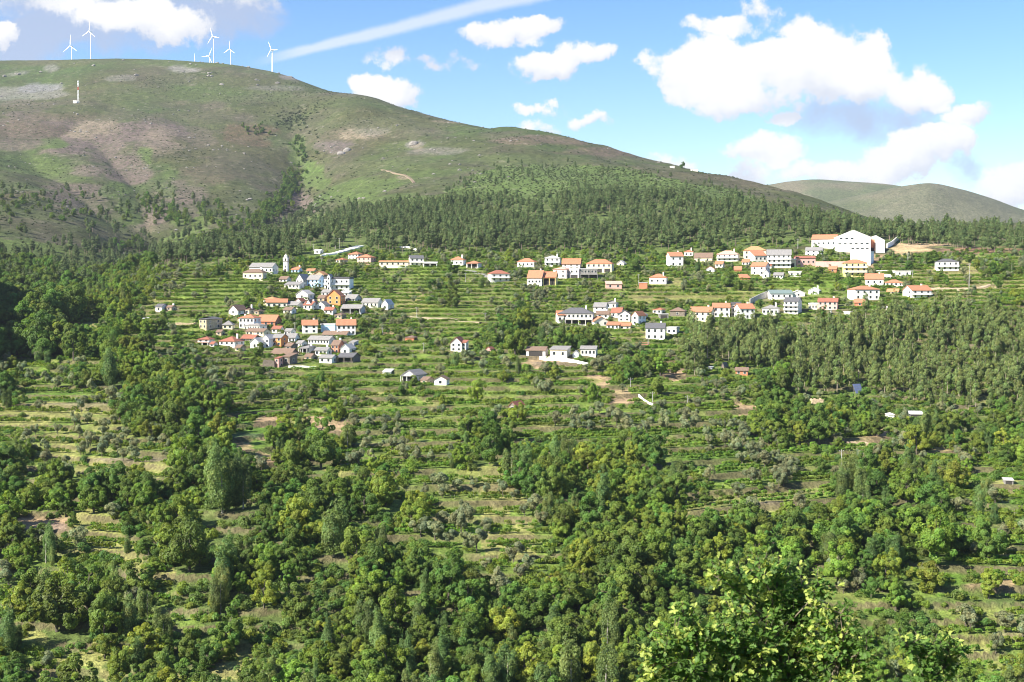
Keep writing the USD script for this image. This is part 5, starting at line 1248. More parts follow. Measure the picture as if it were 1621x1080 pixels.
def church():
    foot = on_ground(452, 432)[0]
    s = foot[1] / F
    t = empty('church_tower', foot + [0, 2, 0], -12)
    tag(t, 'slim white church bell tower with a little dome, above the west village', 'church tower')
    P, w, h = str(t.GetPath()), 3.4 * s, 18 * s
    put('wall', box(-w, w, -w, w, -4, h), M['whitewash'], P)
    put('cornice', box(-w - 0.3, w + 0.3, -w - 0.3, w + 0.3, h, h + 0.35), M['granite'], P)
    b0, b1 = h + 0.35, h + 0.35 + 4.0 * s
    for sx in (-1, 1):
        for sy in (-1, 1):
            put('belfry_pier', box(sx * 0.75 * w - 0.45, sx * 0.75 * w + 0.45, sy * 0.75 * w - 0.45, sy * 0.75 * w + 0.45, b0, b1), M['whitewash'], P)
    put('belfry_back', box(-0.4 * w, 0.4 * w, -0.2, 0.2, b0, b1), M['shadowed_inside'], P)
    put('belfry_cornice', box(-w - 0.15, w + 0.15, -w - 0.15, w + 0.15, b1, b1 + 0.4), M['whitewash'], P)
    k = np.linspace(0, 1, 9)
    prof = np.stack([0.85 * w * np.cos(k * math.pi / 2) ** 0.8 + 0.02, b1 + 0.4 + 1.5 * w * np.sin(k * math.pi / 2)], -1)
    put('dome', trimesh.creation.revolve(prof, sections=12), M['whitewash'], P, smooth=35)
    for sx in (-1, 1):
        for sy in (-1, 1):
            x, y = sx * 0.85 * w, sy * 0.85 * w
            put('pinnacle', trimesh.creation.cone(radius=0.28, height=1.5, sections=6, transform=trimesh.transformations.translation_matrix([x, y, b1 + 0.4])), M['granite'], P)
    put('cross', join([box(-0.08, 0.08, -0.08, 0.08, b1 + 0.3 + 1.5 * w, b1 + 1.9 + 1.5 * w), box(-0.45, 0.45, -0.07, 0.07, b1 + 1.2 + 1.5 * w, b1 + 1.36 + 1.5 * w)]), M['iron'], P)
    add_window(P, 0, -w, 0.55 * h, 0.9, 1.5)
    put('door', box(-0.7, 0.7, -w - 0.06, -w, -0.2, 2.5), M['dark_wood'], P)
    HOUSE_SITES.append((foot[0], foot[1] + 2, 4.5))
    SITE_NAMES.append('slim white church bell tower')


def school():
    foot = on_ground(1354, 400)[0]
    s = foot[1] / F
    W, H, R, deep = 53 * s, 24 * s, 11 * s, 20.0
    t = empty('school', (foot[0], foot[1] + deep / 2, foot[2]), -8)
    tag(t, 'great white gabled school block with rows of small windows, the largest building', 'school')
    P = str(t.GetPath())
    x0, x1, y0, y1 = -W / 2, W / 2, -deep / 2, deep / 2
    put('wall', prism([(x0, -6), (x1, -6), (x1, H), (0.0, H + R), (x0, H)], y0, y1, 'y'), WMAT['W'], P)
    k = R / (W / 2)
    put('roof', prism([(x0 - 0.3, H - 0.3 * k + 0.02), (0, H + R + 0.02), (x1 + 0.3, H - 0.3 * k + 0.02), (x1 + 0.3, H - 0.3 * k + 0.3), (0, H + R + 0.32), (x0 - 0.3, H - 0.3 * k + 0.3)], y0 - 0.2, y1 + 0.2, 'y'), RMAT['w'], P)
    for row, (z, xs) in enumerate(((0.28, (-0.02, 0.12, 0.26, 0.40)), (0.58, (-0.40, -0.24, -0.08, 0.08, 0.24, 0.40)), (0.92, (-0.36, -0.20, -0.04)))):
        for x in xs:
            add_window(P, x * W, y0, z * H, 1.9, 0.9)
    # the wing beyond a recessed court
    a, b = x1 + 0.02, x1 + 9 * s
    put('court_wall', box(a, b, y0 + 9, y0 + 9.4, -6, 0.9 * H), WMAT['R'], P)
    put('court_opening', box(a + 0.8, b - 0.6, y0 + 8.9, y0 + 9.0, -0.5, 0.34 * H), M['shadowed_inside'], P)
    c, d = b + 0.02, b + 13 * s
    put('wing', prism([(c, -6), (d, -6), (d, 0.78 * H), (c, 1.1 * H)], y0 + 2, y1 + 6, 'y'), WMAT['W'], P)
    put('wing_roof', prism([(c - 0.2, 1.1 * H + 0.05), (d + 0.2, 0.78 * H + 0.05), (d + 0.2, 0.78 * H + 0.35), (c - 0.2, 1.1 * H + 0.35)], y0 + 1.8, y1 + 6.2, 'y'), RMAT['w'], P)
    for dx in (0, 14, 28):
        HOUSE_SITES.append((foot[0] + dx, foot[1] + deep / 2, 15))
        SITE_NAMES.append('great white gabled school block')


def wall_along(pts, h, thick, material, label, name='retaining_wall', sink=2.0, category='wall'):
    """A wall that follows the ground along the picture's points."""
    p = on_ground([q[0] for q in pts], [q[1] for q in pts])
    p = p[~np.isnan(p[:, 0])]
    q = np.concatenate([np.linspace(p[i, :2], p[i + 1, :2], 8, endpoint=False) for i in range(len(p) - 1)] + [p[-1:, :2]])
    z = np.interp(np.linspace(0, 1, len(q)), np.linspace(0, 1, len(p)), p[:, 2])
    n = np.gradient(q, axis=0)
    n = unit(np.stack([-n[:, 1], n[:, 0]], -1)) * thick / 2
    rows = [np.column_stack([q + sgn * n, zz]) for sgn, zz in ((-1, z - sink), (1, z - sink), (1, z + h), (-1, z + h))]
    v = np.stack(rows, 1).reshape(-1, 3)
    f = []
    for i in range(len(q) - 1):
        for k in range(4):
            a, b, c, d = 4 * i + k, 4 * i + (k + 1) % 4, 4 * i + 4 + (k + 1) % 4, 4 * i + 4 + k
            f += [(a, c, b), (a, d, c)]
    e = 4 * (len(q) - 1)
    f += [(0, 1, 2), (0, 2, 3), (e, e + 2, e + 1), (e, e + 3, e + 2)]
    t = trimesh.Trimesh(v, np.array(f), process=False)
    fs = np.array(f)
    if t.volume < 0:
        fs = fs[:, ::-1]
    tag(put(name, (v, fs), material), label, category)
    for c in q[::5]:
        HOUSE_SITES.append((c[0], c[1], 1.5))
        SITE_NAMES.append('')


def road(pts, width, material, name='path', lo=232.0):
    """A beaten track: a strip laid on the ground, its edges let into the slope."""
    p = on_ground([q[0] for q in pts], [q[1] for q in pts], lo)
    p = p[~np.isnan(p[:, 0])]
    q = np.concatenate([np.linspace(p[i, :2], p[i + 1, :2], 14, endpoint=False) for i in range(len(p) - 1)] + [p[-1:, :2]])
    n = np.gradient(q, axis=0)
    n = unit(np.stack([-n[:, 1], n[:, 0]], -1)) * width / 2
    e = [ground(*(q + k * n).T) for k in (-1, 0, 1)]
    from scipy.ndimage import uniform_filter1d
    z = uniform_filter1d(np.max(e, axis=0), 5, mode='nearest') + 0.08
    rows = [np.column_stack([q - n * 1.3, z - 1.6]), np.column_stack([q - n, z]), np.column_stack([q + n, z]), np.column_stack([q + n * 1.3, z - 1.6])]
    v = np.stack(rows, 1).reshape(-1, 3)
    f = []
    for i in range(len(q) - 1):
        for k in range(3):
            a = 4 * i + k
            f += [(a, a + 1, a + 5), (a, a + 5, a + 4)]
    fs = np.array(f)
    m = trimesh.Trimesh(v, fs, process=False)
    if m.face_normals[:, 2].sum() < 0:
        fs = fs[:, ::-1]
    tag(put(name, (v, fs), material), None, None, None, 'structure')
    for c in q[::3]:
        HOUSE_SITES.append((c[0], c[1], width * 0.6))
        SITE_NAMES.append('')


def utility_pole(u, v, px, label):
    p = on_ground(u, v)[0]
    h = px * p[1] / F
    t = empty('utility_pole', p, 20)
    tag(t, label, 'utility pole', None)
    P = str(t.GetPath())
    put('pole', tube([(0, 0, -1), (0, 0, h)], [0.19, 0.12], 6), M['concrete'], P)
    put('crossarm', box(-0.9, 0.9, -0.06, 0.06, h - 0.75, h - 0.6), M['pole_wood'], P)
    for x in (-0.8, 0, 0.8):
        put('insulator', tube([(x, 0, h - 0.6), (x, 0, h - 0.35)], [0.06, 0.08], 5), M['white_paint'], P)


def wind_turbine(u, hub_v, d, blade_px, angle, label):
    hub = at(u, hub_v, d)
    base = float(ground(hub[0], hub[1]))
    h, L = hub[2] - base, 0.84 * blade_px * d / F
    t = empty('wind_turbine', (hub[0], hub[1], base), -28)
    tag(t, label, 'wind turbine', None)
    P = str(t.GetPath())
    put('tower', tube([(0, 0, -2), (0, 0, 0.5 * h), (0, 0, h)], [1.5, 1.15, 0.8], 12), M['white_paint'], P, smooth=40)
    put('nacelle', box(-1.2, 1.2, -3.0, 5.0, h - 0.3, h + 2.1), M['white_paint'], P)
    c = np.array([0, -4.2, h + 1.2])
    put('hub', trimesh.creation.icosphere(2, 1.2, transform=None).apply_translation(c), M['white_paint'], P, smooth=True)
    for k in range(3):
        a = math.radians(angle + 120 * k)
        r = np.linspace(0.8, L, 9)
        q = r / L
        chord = np.interp(q, [0, 0.08, 0.2, 1.0], [1.0, 1.1, 1.9, 0.45])
        thick = np.interp(q, [0, 0.1, 0.25, 1.0], [1.3, 1.1, 0.55, 0.12])
        out, across = np.array([math.cos(a), 0, math.sin(a)]), np.array([-math.sin(a), 0, math.cos(a)])
        ring = []
        for s_, ww, tt in zip(r, chord, thick):
            m = c + out * s_
            ring.append([m + across * ww * 0.35, m + np.array([0, -tt / 2, 0]), m - across * ww * 0.65, m + np.array([0, tt / 2, 0])])
        v = np.array(ring).reshape(-1, 3)
        f = [(4 * i + j, 4 * i + (j + 1) % 4, 4 * i + 4 + (j + 1) % 4) for i in range(8) for j in range(4)] + [(4 * i + j, 4 * i + 4 + (j + 1) % 4, 4 * i + 4 + j) for i in range(8) for j in range(4)] + [(32, 33, 34), (32, 34, 35)]
        put('blade', (v, np.array(f)), M['white_paint'], P)


def radio_mast():
    p = on_ground(124, 163)[0]
    h = 35 * p[1] / F
    t = empty('radio_mast', p, 0)
    tag(t, 'red and white radio mast on the shoulder of the mountain', 'radio mast')
    P = str(t.GetPath())
    n = 7
    for i in range(n):
        z0, z1 = h * i / n, h * (i + 1) / n
        w0, w1 = 1.1 - 0.6 * i / n, 1.1 - 0.6 * (i + 1) / n
        legs = [tube([(sx * w0, sy * w0, z0), (sx * w1, sy * w1, z1)], 0.17, 4) for sx in (-1, 1) for sy in (-1, 1)]
        legs += [tube([(-w0, sy * w0, z0), (w1, sy * w1, z1)], 0.10, 4) for sy in (-1, 1)] + [tube([(sx * w0, -w0, z0), (sx * w1, w1, z1)], 0.10, 4) for sx in (-1, 1)]
        put('mast_section', join(legs), M['red_paint' if i in (4,) else 'white_paint'], P)
    put('aerial', box(-1.6, 1.6, -0.5, 0.5, 0.82 * h, 0.86 * h), M['white_paint'], P)
    put('dish', trimesh.creation.cylinder(1.4, 0.6, sections=14, transform=trimesh.transformations.translation_matrix([0, 0, 0.95 * h]) @ trimesh.transformations.rotation_matrix(math.pi / 2, [1, 0, 0])), M['white_paint'], P)
    put('cabin', box(-9, -2.5, -2.5, 2.5, -1, 4), M['whitewash'], P)


def solar_array():
    p = on_ground(1361, 626)[0]
    s = p[1] / F
    t = empty('solar_array', p, 22)
    tag(t, 'tilted blue grey solar panel array on posts at the forest edge', 'solar panels')
    P = str(t.GetPath())
    W, Hh, tilt = 15 * s, 17 * s, math.radians(58)
    up, nrm = np.array([0, math.cos(tilt), math.sin(tilt)]), np.array([0, -math.sin(tilt), math.cos(tilt)])
    o = np.array([0, 0, 0.9])

    def slab(x0, x1, a, b, t0, t1):
        v = np.array([o + np.array([x, 0, 0]) + up * q + nrm * k for k in (t0, t1) for q in (a, b) for x in (x0, x1)])
        return v, box(0, 1, 0, 1, 0, 1)[1]
    put('rack', slab(-W / 2, W / 2, 0, Hh, -0.12, 0.0), M['iron'], P)
    for i in range(3):
        for j in range(4):
            put('panel', slab(-W / 2 + W * i / 3 + 0.06, -W / 2 + W * (i + 1) / 3 - 0.06, Hh * j / 4 + 0.06, Hh * (j + 1) / 4 - 0.06, 0.0, 0.05), M['solar_cells'], P)
    for x in (-0.4 * W, 0, 0.4 * W):
        for q in (0.2, 0.8):
            m = o + up * q * Hh + nrm * -0.12 + np.array([x, 0, 0])
            put('post', tube([(m[0], m[1], -2.0), m], 0.09, 5), M['iron'], P)
    HOUSE_SITES.append((p[0], p[1] + 2, 5))
    SITE_NAMES.append('')


def boulder(u, v, w, label, seed):
    p = on_ground(u, v)[0]
    s = p[1] / F
    b = trimesh.creation.icosphere(3)
    q = np.asarray(b.vertices)
    q = q * (0.75 + 0.5 * meshkit.fbm(q * 1.1 + seed, 3, seed))[:, None] * [0.5 * w * s, 0.4 * w * s, 0.36 * w * s]
    tag(put('boulder', (q + p + [0, 0.3 * w * s, 0.1 * w * s], b.faces), M['granite']), label, 'boulder')


church()
school()
house('house', 1064, 266, 8, 2.5, 0.5, 8, 0, 'f', 'w', 'W', 1, 2, '', 'white building on the mountain ridge left of a clump of trees')
house('house', 1099, 271, 12, 2.5, 0.5, 8, 0, 'f', 'w', 'W', 1, 2, '', 'white building on the mountain ridge right of a clump of trees')
house('retaining_block', 1362, 418, 40, 19, 1, 15, -24, 'f', 'w', 'W', 1, 0, '', 'high white retaining wall carrying the great gabled school', 'retaining wall')
wall_along([(1404, 393), (1412, 389), (1422, 380)], 3.4, 0.5, WMAT['W'], 'white ramp wall climbing at the end of the school beside the earth bank')
wall_along([(508, 406), (530, 403), (550, 398), (570, 393)], 0.9, 0.5, M['whitewash'], 'long white wall along the climbing road below the pine wood')
road([(510, 404), (531, 401), (551, 395), (571, 389)], 6.0, M['whitewash'], 'road')
wall_along([(854, 569), (880, 571), (905, 574), (931, 580)], 1.6, 0.6, M['whitewash'], 'pale wall below the row of houses at the village foot')
wall_along([(1291, 423), (1315, 423), (1341, 423)], 3.8, 0.6, WMAT['P'], 'long pink cream wall along the street of the east village')
wall_along([(1187, 482), (1203, 474), (1218, 468)], 3.2, 0.5, M['concrete'], 'grey concrete wall climbing left of the green roofed warehouse')
wall_along([(1218, 474), (1232, 472)], 1.6, 0.4, M['concrete'], 'short grey wall in front of the warehouse yard')
wall_along([(1011, 627), (1018, 634), (1026, 639), (1034, 642)], 0.8, 0.4, M['whitewash'], 'white curving wall beside the bare brown field')
wall_along([(456, 582), (478, 582), (502, 584)], 0.9, 0.5, M['whitewash'], 'low pale wall under the barns at the village foot')
wall_along([(633, 392), (648, 393), (662, 398)], 1.3, 0.5, M['whitewash'], 'pale curving wall at the edge of the pine wood')
wall_along([(604, 424), (630, 424), (648, 423)], 1.2, 0.4, M['whitewash'], 'low cream wall along the upper road beside the long building')
wall_along([(1387, 431), (1402, 431), (1418, 432)], 1.3, 0.4, M['whitewash'], 'low pale wall right of the yellow apartment house')
wall_along([(1270, 411), (1258, 410)], 2.0, 0.4, WMAT['W'], 'short white garden wall left of the modern grey roofed house')
wall_along([(196, 402), (218, 404), (240, 406)], 1.5, 0.7, M['granite'], 'upper stone terrace wall in the shaded gully')
wall_along([(196, 408), (222, 411), (250, 412)], 1.5, 0.7, M['granite'], 'lower stone terrace wall in the shaded gully')
road([(640, 500), (680, 504), (720, 508), (762, 511)], 3.6, M['earth_road'])
road([(203, 509), (220, 507), (237, 503)], 3.0, M['whitewash'], 'path')
road([(104, 522), (116, 528), (128, 533)], 3.0, M['earth_road'], 'path')
road([(1465, 457), (1500, 460), (1540, 457), (1572, 450)], 4.0, M['earth_road'], 'road')
road([(733, 427), (752, 431), (770, 436), (786, 448)], 4.0, M['asphalt_road'], 'road')
road([(604, 268), (622, 274), (640, 277), (650, 283), (656, 290)], 3.5, M['mountain_track'], 'path', 900.0)
for u, v, px, where in ((660, 504, 18, 'beside the earth track'), (606, 534, 16, 'beside the brick hut and bare field'), (671, 556, 14, 'on a hedge between two vine plots'), (737, 449, 17, 'among terraces below the upper road'), (768, 509, 14, 'at the end of the earth track'), (1011, 453, 19, 'beside the brick red shed'),
                        (1026, 548, 13, 'below the big plain white house'), (967, 550, 13, 'in the grass below the middle hamlet'), (1263, 400, 22, 'left of the long white hall'), (1429, 378, 14, 'on top of the earth bank by the school'), (1437, 422, 22, 'at the grassy foot of the earth bank'), (1534, 457, 40, 'tallest of all, on the open grass by the track'),
                        (1417, 443, 13, 'behind the low orange roofs'), (1444, 443, 15, 'right of the grey flat roofed shed'), (467, 522, 12, 'among the roofs of the lower village'), (531, 394, 18, 'left one of two by the white road wall'), (537, 394, 17, 'right one of two by the white road wall'), (496, 396, 10, 'behind the small white house on the road'),
                        (509, 420, 12, 'below the white road wall'), (998, 616, 18, 'above the bare brown field'), (1033, 637, 17, 'at the end of the white curving wall'), (1088, 647, 21, 'among olives beside the vine plot'), (1234, 704, 26, 'standing on the grassy vine slope'), (1332, 741, 30, 'among bushes below the ruin'), (1366, 759, 22, 'over the bright vines beside chestnut trees')):
    utility_pole(u, v, px, 'thin grey utility pole ' + where)
wind_turbine(113, 74, 3150, 21, 88, 'small white wind turbine, furthest along the ridge')
wind_turbine(143, 51, 2980, 19, 83, 'tall white wind turbine beside the furthest one on the ridge')
wind_turbine(338, 59, 2960, 17, 107, 'white wind turbine, tallest of those at the middle of the ridge')
wind_turbine(365, 79, 3120, 15, 85, 'small white wind turbine between the tall middle one and the lone one')
wind_turbine(431, 80, 2830, 16, 113, 'lone white wind turbine lowest on the falling ridge')
wind_turbine(332, 90, 3350, 17, 60, 'half hidden wind turbine behind the crest with only blades showing')
wind_turbine(310, 99, 3400, 16, 90, 'wind turbine hidden behind the crest but for one blade tip')
radio_mast()
solar_array()
boulder(549, 240, 13, 'rounded pale boulder on the mountain beside the creek', 3)
boulder(540, 245, 14, 'flat pale boulder left below the rounded one', 4)
boulder(655, 230, 16, 'rough grey outcrop on the open mountain slope', 5)


def far_hill(ridge, dr, width, colour, seed, name='hill'):
    """A hill beyond the valley: its skyline over the picture column, falling off before and behind."""
    r = np.array(ridge, float)
    u = np.linspace(r[0, 0], r[-1, 0], 300)
    d = np.linspace(dr - 2.2 * width, dr + 2.2 * width, 190)
    top = PchipInterpolator(r[:, 0], r[:, 1])(u)
    a, zt = ray(u, top)
    X, Y = a[:, None] * d[None], np.repeat(d[None], len(u), 0)
    zr = (zt * dr)[:, None]
    Z = 60 + (zr - 60) * np.exp(-((d[None] - dr) / width) ** 2)
    n = noise2(X, Y, 500, 4, seed) * 60 + noise2(X, Y, 120, 3, seed + 1) * 12
    Z = Z + n * np.clip(np.abs(d[None] - dr) / width, 0.08, 1) * np.clip((Z - 60) / 80, 0, 1)
    k, m = X.shape
    i, j = np.meshgrid(np.arange(k - 1), np.arange(m - 1), indexing='ij')
    q = (i * m + j).ravel()
    f = np.stack([q, q + m, q + m + 1, q, q + m + 1, q + 1], -1).reshape(-1, 3)
    c = np.array(colour)[None] * (1 + 0.5 * noise2(X, Y, 90, 5, seed + 2).ravel() + 0.5 * noise2(X, Y, 22, 2, seed + 6).ravel())[:, None]
    pale = sstep(noise2(X, Y, 220, 4, seed + 3).ravel(), 0.06, 0.2)[:, None]
    c = c * (1 - 0.7 * pale) + 0.7 * pale * np.array(TAN)
    green = sstep(noise2(X, Y, 420, 3, seed + 4).ravel(), 0.0, 0.15)[:, None]
    c = c * (1 - 0.6 * green) + 0.6 * green * np.array((0.070, 0.092, 0.038))
    m = put(name, (np.stack([X, Y, Z], -1).reshape(-1, 3), f), M['ground'], smooth=True, tint=np.clip(c, 0.02, 0.6))
    UsdGeom.PrimvarsAPI(m).CreatePrimvar('wild', T.FloatArray, 'vertex').Set(Vt.FloatArray.FromNumpy(np.ones(len(c), np.float32)))
    tag(m, None, None, None, 'structure')


far_hill([(1060, 320), (1120, 300), (1170, 297), (1210, 294), (1250, 288), (1290, 285), (1340, 288), (1400, 292), (1450, 300), (1540, 330), (1650, 352)], 4700, 600, (0.095, 0.112, 0.055), 81)
far_hill([(1200, 352), (1270, 330), (1340, 314), (1400, 301), (1440, 294), (1470, 291), (1520, 300), (1570, 315), (1621, 333), (1690, 346), (1800, 352), (1900, 345)], 4000, 480, (0.115, 0.115, 0.070), 91)
far_hill([(1090, 330), (1130, 300), (1155, 288), (1168, 283), (1180, 285), (1196, 292), (1230, 305)], 5600, 400, (0.17, 0.165, 0.16), 97)

# ------------------------------------------------------------------ sowing the plants
def candidates(seed, cell, r0, r1, half=0.46):
    """Jittered grid points of the ground in the picture's fan between two distances."""
    rng = np.random.default_rng(seed)
    w = r1 * math.sin(half)
    gx, gy = np.meshgrid(np.arange(-w, w, cell), np.arange(r0 * math.cos(half), r1, cell), indexing='ij')
    x = gx.ravel() + rng.uniform(-0.46, 0.46, gx.size) * cell
    y = gy.ravel() + rng.uniform(-0.46, 0.46, gx.size) * cell
    r, th = np.hypot(x, y), np.arctan2(x, y)
    k = (r > r0) & (r < r1) & (np.abs(th) < half)
    x, y = x[k], y[k]
    return np.stack([x, y, ground(x, y)], -1), rng


KEEP_OUT = []     # (x, y, radius) of what must stay clear of trees
if 'HOUSE_SITES' in globals():
    KEEP_OUT = HOUSE_SITES


def clear(p, margin=0.0, front=26.0):
    """True where no house stands within reach, nor close in front of one."""
    ok = np.ones(len(p), bool)
    for hx, hy, hr in KEEP_OUT:
        d = np.array([-hx, -hy]) / math.hypot(hx, hy)
        rel = p[:, :2] - [hx, hy]
        along = rel @ d
        side = np.abs(rel @ np.array([-d[1], d[0]]))
        ok &= ~((np.hypot(*rel.T) < hr + margin) | ((along > 0) & (along < front + hr) & (side < hr * 0.9 + 0.5 * margin)))
    return ok


def letters_at(p, lift=0.0):
    return cover(p[:, 0], p[:, 1], p[:, 2], lift)


GROVES = [(255, 335, 14, 9, 40), (285, 348, 12, 5, 22), (405, 207, 12, 4, 18), (470, 225, 7, 8, 16), (232, 322, 9, 6, 16), (140, 345, 60, 12, 40), (60, 320, 50, 8, 26), (215, 395, 20, 8, 30), (345, 340, 26, 12, 40)]     # dark groves on the mountain: where, how wide, how many
TREES = {}
SPECIAL = [  # trees that stand out by themselves: kind, foot in the picture, size, label
    ('oak_tree', 508, 742, 1.35, 'big dense dark tree rising alone over the brown meadow strips'),
    ('chestnut_tree', 815, 562, 1.5, 'big bright green tree left of the very large dark roofed house'),
    ('oak_tree', 890, 556, 0.95, 'dark tree just below the porch of the very large house'),
    ('oak_tree', 921, 556, 0.9, 'second dark tree below the very large house, nearer its orange gables'),
    ('chestnut_tree', 1482, 895, 1.35, 'tall pale yellow green chestnut in flower at the east clearing'),
    ('chestnut_tree', 1466, 938, 0.95, 'round yellow green chestnut in front of the tall flowering one'),
    ('chestnut_tree', 1565, 948, 0.75, 'lone round tree at the end of the earth path'),
    ('poplar_tree', 352, 812, 1.35, 'tallest feathery poplar above the dark ravine'),
    ('poplar_tree', 385, 806, 1.1, 'second feathery poplar beside the tallest one over the ravine'),
    ('poplar_tree', 528, 880, 1.05, 'pale feathery poplar just east of the dark ravine'),
    ('poplar_tree', 178, 612, 1.3, 'tall grey green poplar at the edge of the shaded gully'),
    ('chestnut_tree', 610, 800, 1.25, 'broad golden green tree east of the dark ravine'),
    ('chestnut_tree', 418, 962, 0.85, 'pale umbrella shaped tree with a white stem in the ravine'),
    ('oak_tree', 300, 905, 1.45, 'huge dark tree beside the dry clearings'),
    ('oak_tree', 90, 1000, 1.4, 'great dark tree above the lowest dry clearing'),
    ('oak_tree', 716, 488, 1.15, 'dark bushy tree alone on the terraces above the earth track'),
    ('oak_tree', 775, 735, 1.2, 'dark round tree left of the bright green meadow'),
    ('chestnut_tree', 937, 637, 0.85, 'round green tree shading the bare brown field'),
    ('oak_tree', 257, 523, 0.9, 'dark spreading tree in front of the lone white house'),
    ('oak_tree', 578, 536, 0.45, 'small clipped round dark tree right of the twin red roofed houses'),
    ('oak_tree', 1035, 745, 1.1, 'dark peaked tree at the east edge of the ravine woods'),
    ('oak_tree', 1296, 700, 1.25, 'dark rounded tree below the solar panels'),
    ('chestnut_tree', 1435, 800, 1.1, 'yellow green chestnut above the shaded hollow'),
    ('pine_tree', 481, 436, 0.55, 'dark cypress like conifer right of the church tower'),
    ('oak_tree', 1080, 267, 1.0, 'dark clump of trees between two white buildings on the ridge'),
    ('oak_tree', 1005, 432, 1.0, 'dark tree beside the wide cream house under the pines'),
    ('oak_tree', 1150, 455, 1.0, 'dark tree in the hollow west of the pale lilac house'),
    ('oak_tree', 1498, 452, 0.5, 'lone small round tree on the pale earth bank below the villa'),
    ('oak_tree', 1578, 457, 0.75, 'lone dark bush like tree right of the tallest utility pole'),
]
SPECIAL_AT = [on_ground(q[1], q[2])[0] for q in SPECIAL]
for q, p in zip(SPECIAL, SPECIAL_AT):
    KEEP_OUT.append((p[0], p[1], 3.2 * q[3]))
    SITE_NAMES.append(q[4])


def sow(kind, pts, scale):
    k = TREES.setdefault(kind, ([], []))
    k[0].append(pts)
    k[1].append(scale)


def grow():
    # broadleaf woods: big crowns close together
    p, rng = candidates(1, 5.3, 205, 1150)
    c = letters_at(p, 4.0)
    patch = noise2(p[:, 0], p[:, 1], 38, 2, 71)
    roll = rng.random(len(p))
    take = ((c == ord('B')) & (roll < 0.86)) | ((c == ord('b')) & (roll < 0.16)) | ((c == ord('V')) & (roll < 0.012)) | ((c == ord('G')) & (roll < 0.02)) | ((c == ord('Y')) & (roll < 0.18)) | ((c == ord('D')) & (roll < np.where(np.hypot(p[:, 0], p[:, 1]) < 850, 0.7, 0.5)))
    take &= clear(p, 4.5)
    q, sc = p[take], 0.45 + 0.8 * rng.random(take.sum()) ** 1.2
    c, patch = c[take], patch[take]
    sc *= np.where(c == ord('B'), 0.88, np.where(c == ord('D'), 1.15, 0.72))
    uu = project(q)[0]
    sc *= np.where((c == ord('D')) & (uu < 125) & (np.hypot(q[:, 0], q[:, 1]) < 760), 1.45, 1.0)
    kind = rng.random(len(q)) + 1.3 * patch
    kind = np.where(c == ord('D'), 0.1, kind)
    bright_edge = inside([(85, 540), (120, 470), (240, 415), (340, 400), (340, 520), (250, 560), (330, 660), (180, 640), (130, 590)], *project(q)) & (rng.random(len(q)) < 0.6)
    kind = np.where(bright_edge & (c != ord('D')), 0.7, kind)
    sow('oak_tree', q[kind < 0.50], sc[kind < 0.50])
    m = (kind >= 0.50) & (kind < 0.86)
    sow('chestnut_tree', q[m], sc[m])
    sow('poplar_tree', q[kind >= 0.86], sc[kind >= 0.86] * 0.85)
    # small garden trees between the houses
    p, rng = candidates(9, 5.0, 520, 980)
    take = (letters_at(p, 1.0) == ord('H')) & (rng.random(len(p)) < 0.20) & clear(p, 2.2, 9)
    q, sc = p[take], rng.uniform(0.32, 0.62, take.sum())
    kind = rng.random(len(q))
    sow('oak_tree', q[kind < 0.5], sc[kind < 0.5])
    sow('chestnut_tree', q[kind >= 0.5], sc[kind >= 0.5])
    # olives in loose rows along the terraces
    p, rng = candidates(2, 4.6, 255, 950)
    c = letters_at(p, 1.5)
    roll = rng.random(len(p))
    take = ((c == ord('O')) & (roll < 0.36)) | ((c == ord('b')) & (roll < 0.13)) | ((c == ord('V')) & (roll < 0.03)) | ((c == ord('G')) & (roll < 0.05)) | ((c == ord('H')) & (roll < 0.08)) | ((c == ord('Y')) & (roll < 0.1))
    take &= clear(p, 2.0, 12)
    sow('olive_tree', p[take], rng.uniform(0.6, 1.25, take.sum()))
    # pines behind the village, eucalyptus on the spur
    p, rng = candidates(3, 5.2, 800, 2000)
    c = letters_at(p, 0.0)
    r = np.hypot(p[:, 0], p[:, 1])
    roll = rng.random(len(p))
    thin = noise2(p[:, 0], p[:, 1], 70, 2, 72)
    pu, pv = project(p)
    take = ((c == ord('P')) & (roll < 0.36 + 1.6 * thin)) | ((c == ord('D')) & (r > 900) & (roll < 0.12 + 0.8 * thin)) | ((c == ord('M')) & (pu < 330) & (pv > 300) & (roll < 0.02 + 0.3 * np.maximum(thin - 0.05, 0))) | ((c == ord('Y')) & (roll < 0.035 + 0.15 * np.maximum(thin, 0)))
    take &= clear(p, 3.0)
    sow('pine_tree', p[take], rng.uniform(0.6, 1.1, take.sum()) * np.where(c[take] == ord('Y'), 0.65, 1.0))
    p, rng = candidates(4, 3.9, 480, 800, 0.44)
    c = letters_at(p, 3.0)
    roll = rng.random(len(p))
    take = (c == ord('E')) & (roll < 0.50 + 1.6 * noise2(p[:, 0], p[:, 1], 40, 3, 73)) & clear(p, 3.0, 20)
    sow('eucalyptus_tree', p[take], rng.uniform(0.45, 1.05, take.sum()))
    # trees along the creek where it runs down the mountain
    cu, cv = np.array(CREEKS[0][0], float)[1:].T
    k = rng.uniform(0, 1, 420)
    k = k[noise2(k * 900, k * 0, 90, 2, 88) > -0.08]
    q = on_ground(np.interp(k, np.linspace(0, 1, len(cu)), cu) + rng.normal(0, 9, len(k)), np.interp(k, np.linspace(0, 1, len(cv)), cv) + rng.normal(0, 7, len(k)), 950.0)
    more = on_ground(np.concatenate([rng.normal(m[0], m[2], m[4]) for m in GROVES]), np.concatenate([rng.normal(m[1], m[3], m[4]) for m in GROVES]), 950.0)
    q = np.concatenate([q, more])
    q = q[~np.isnan(q[:, 0])]
    sow('oak_tree', q, rng.uniform(0.35, 1.0, len(q)))
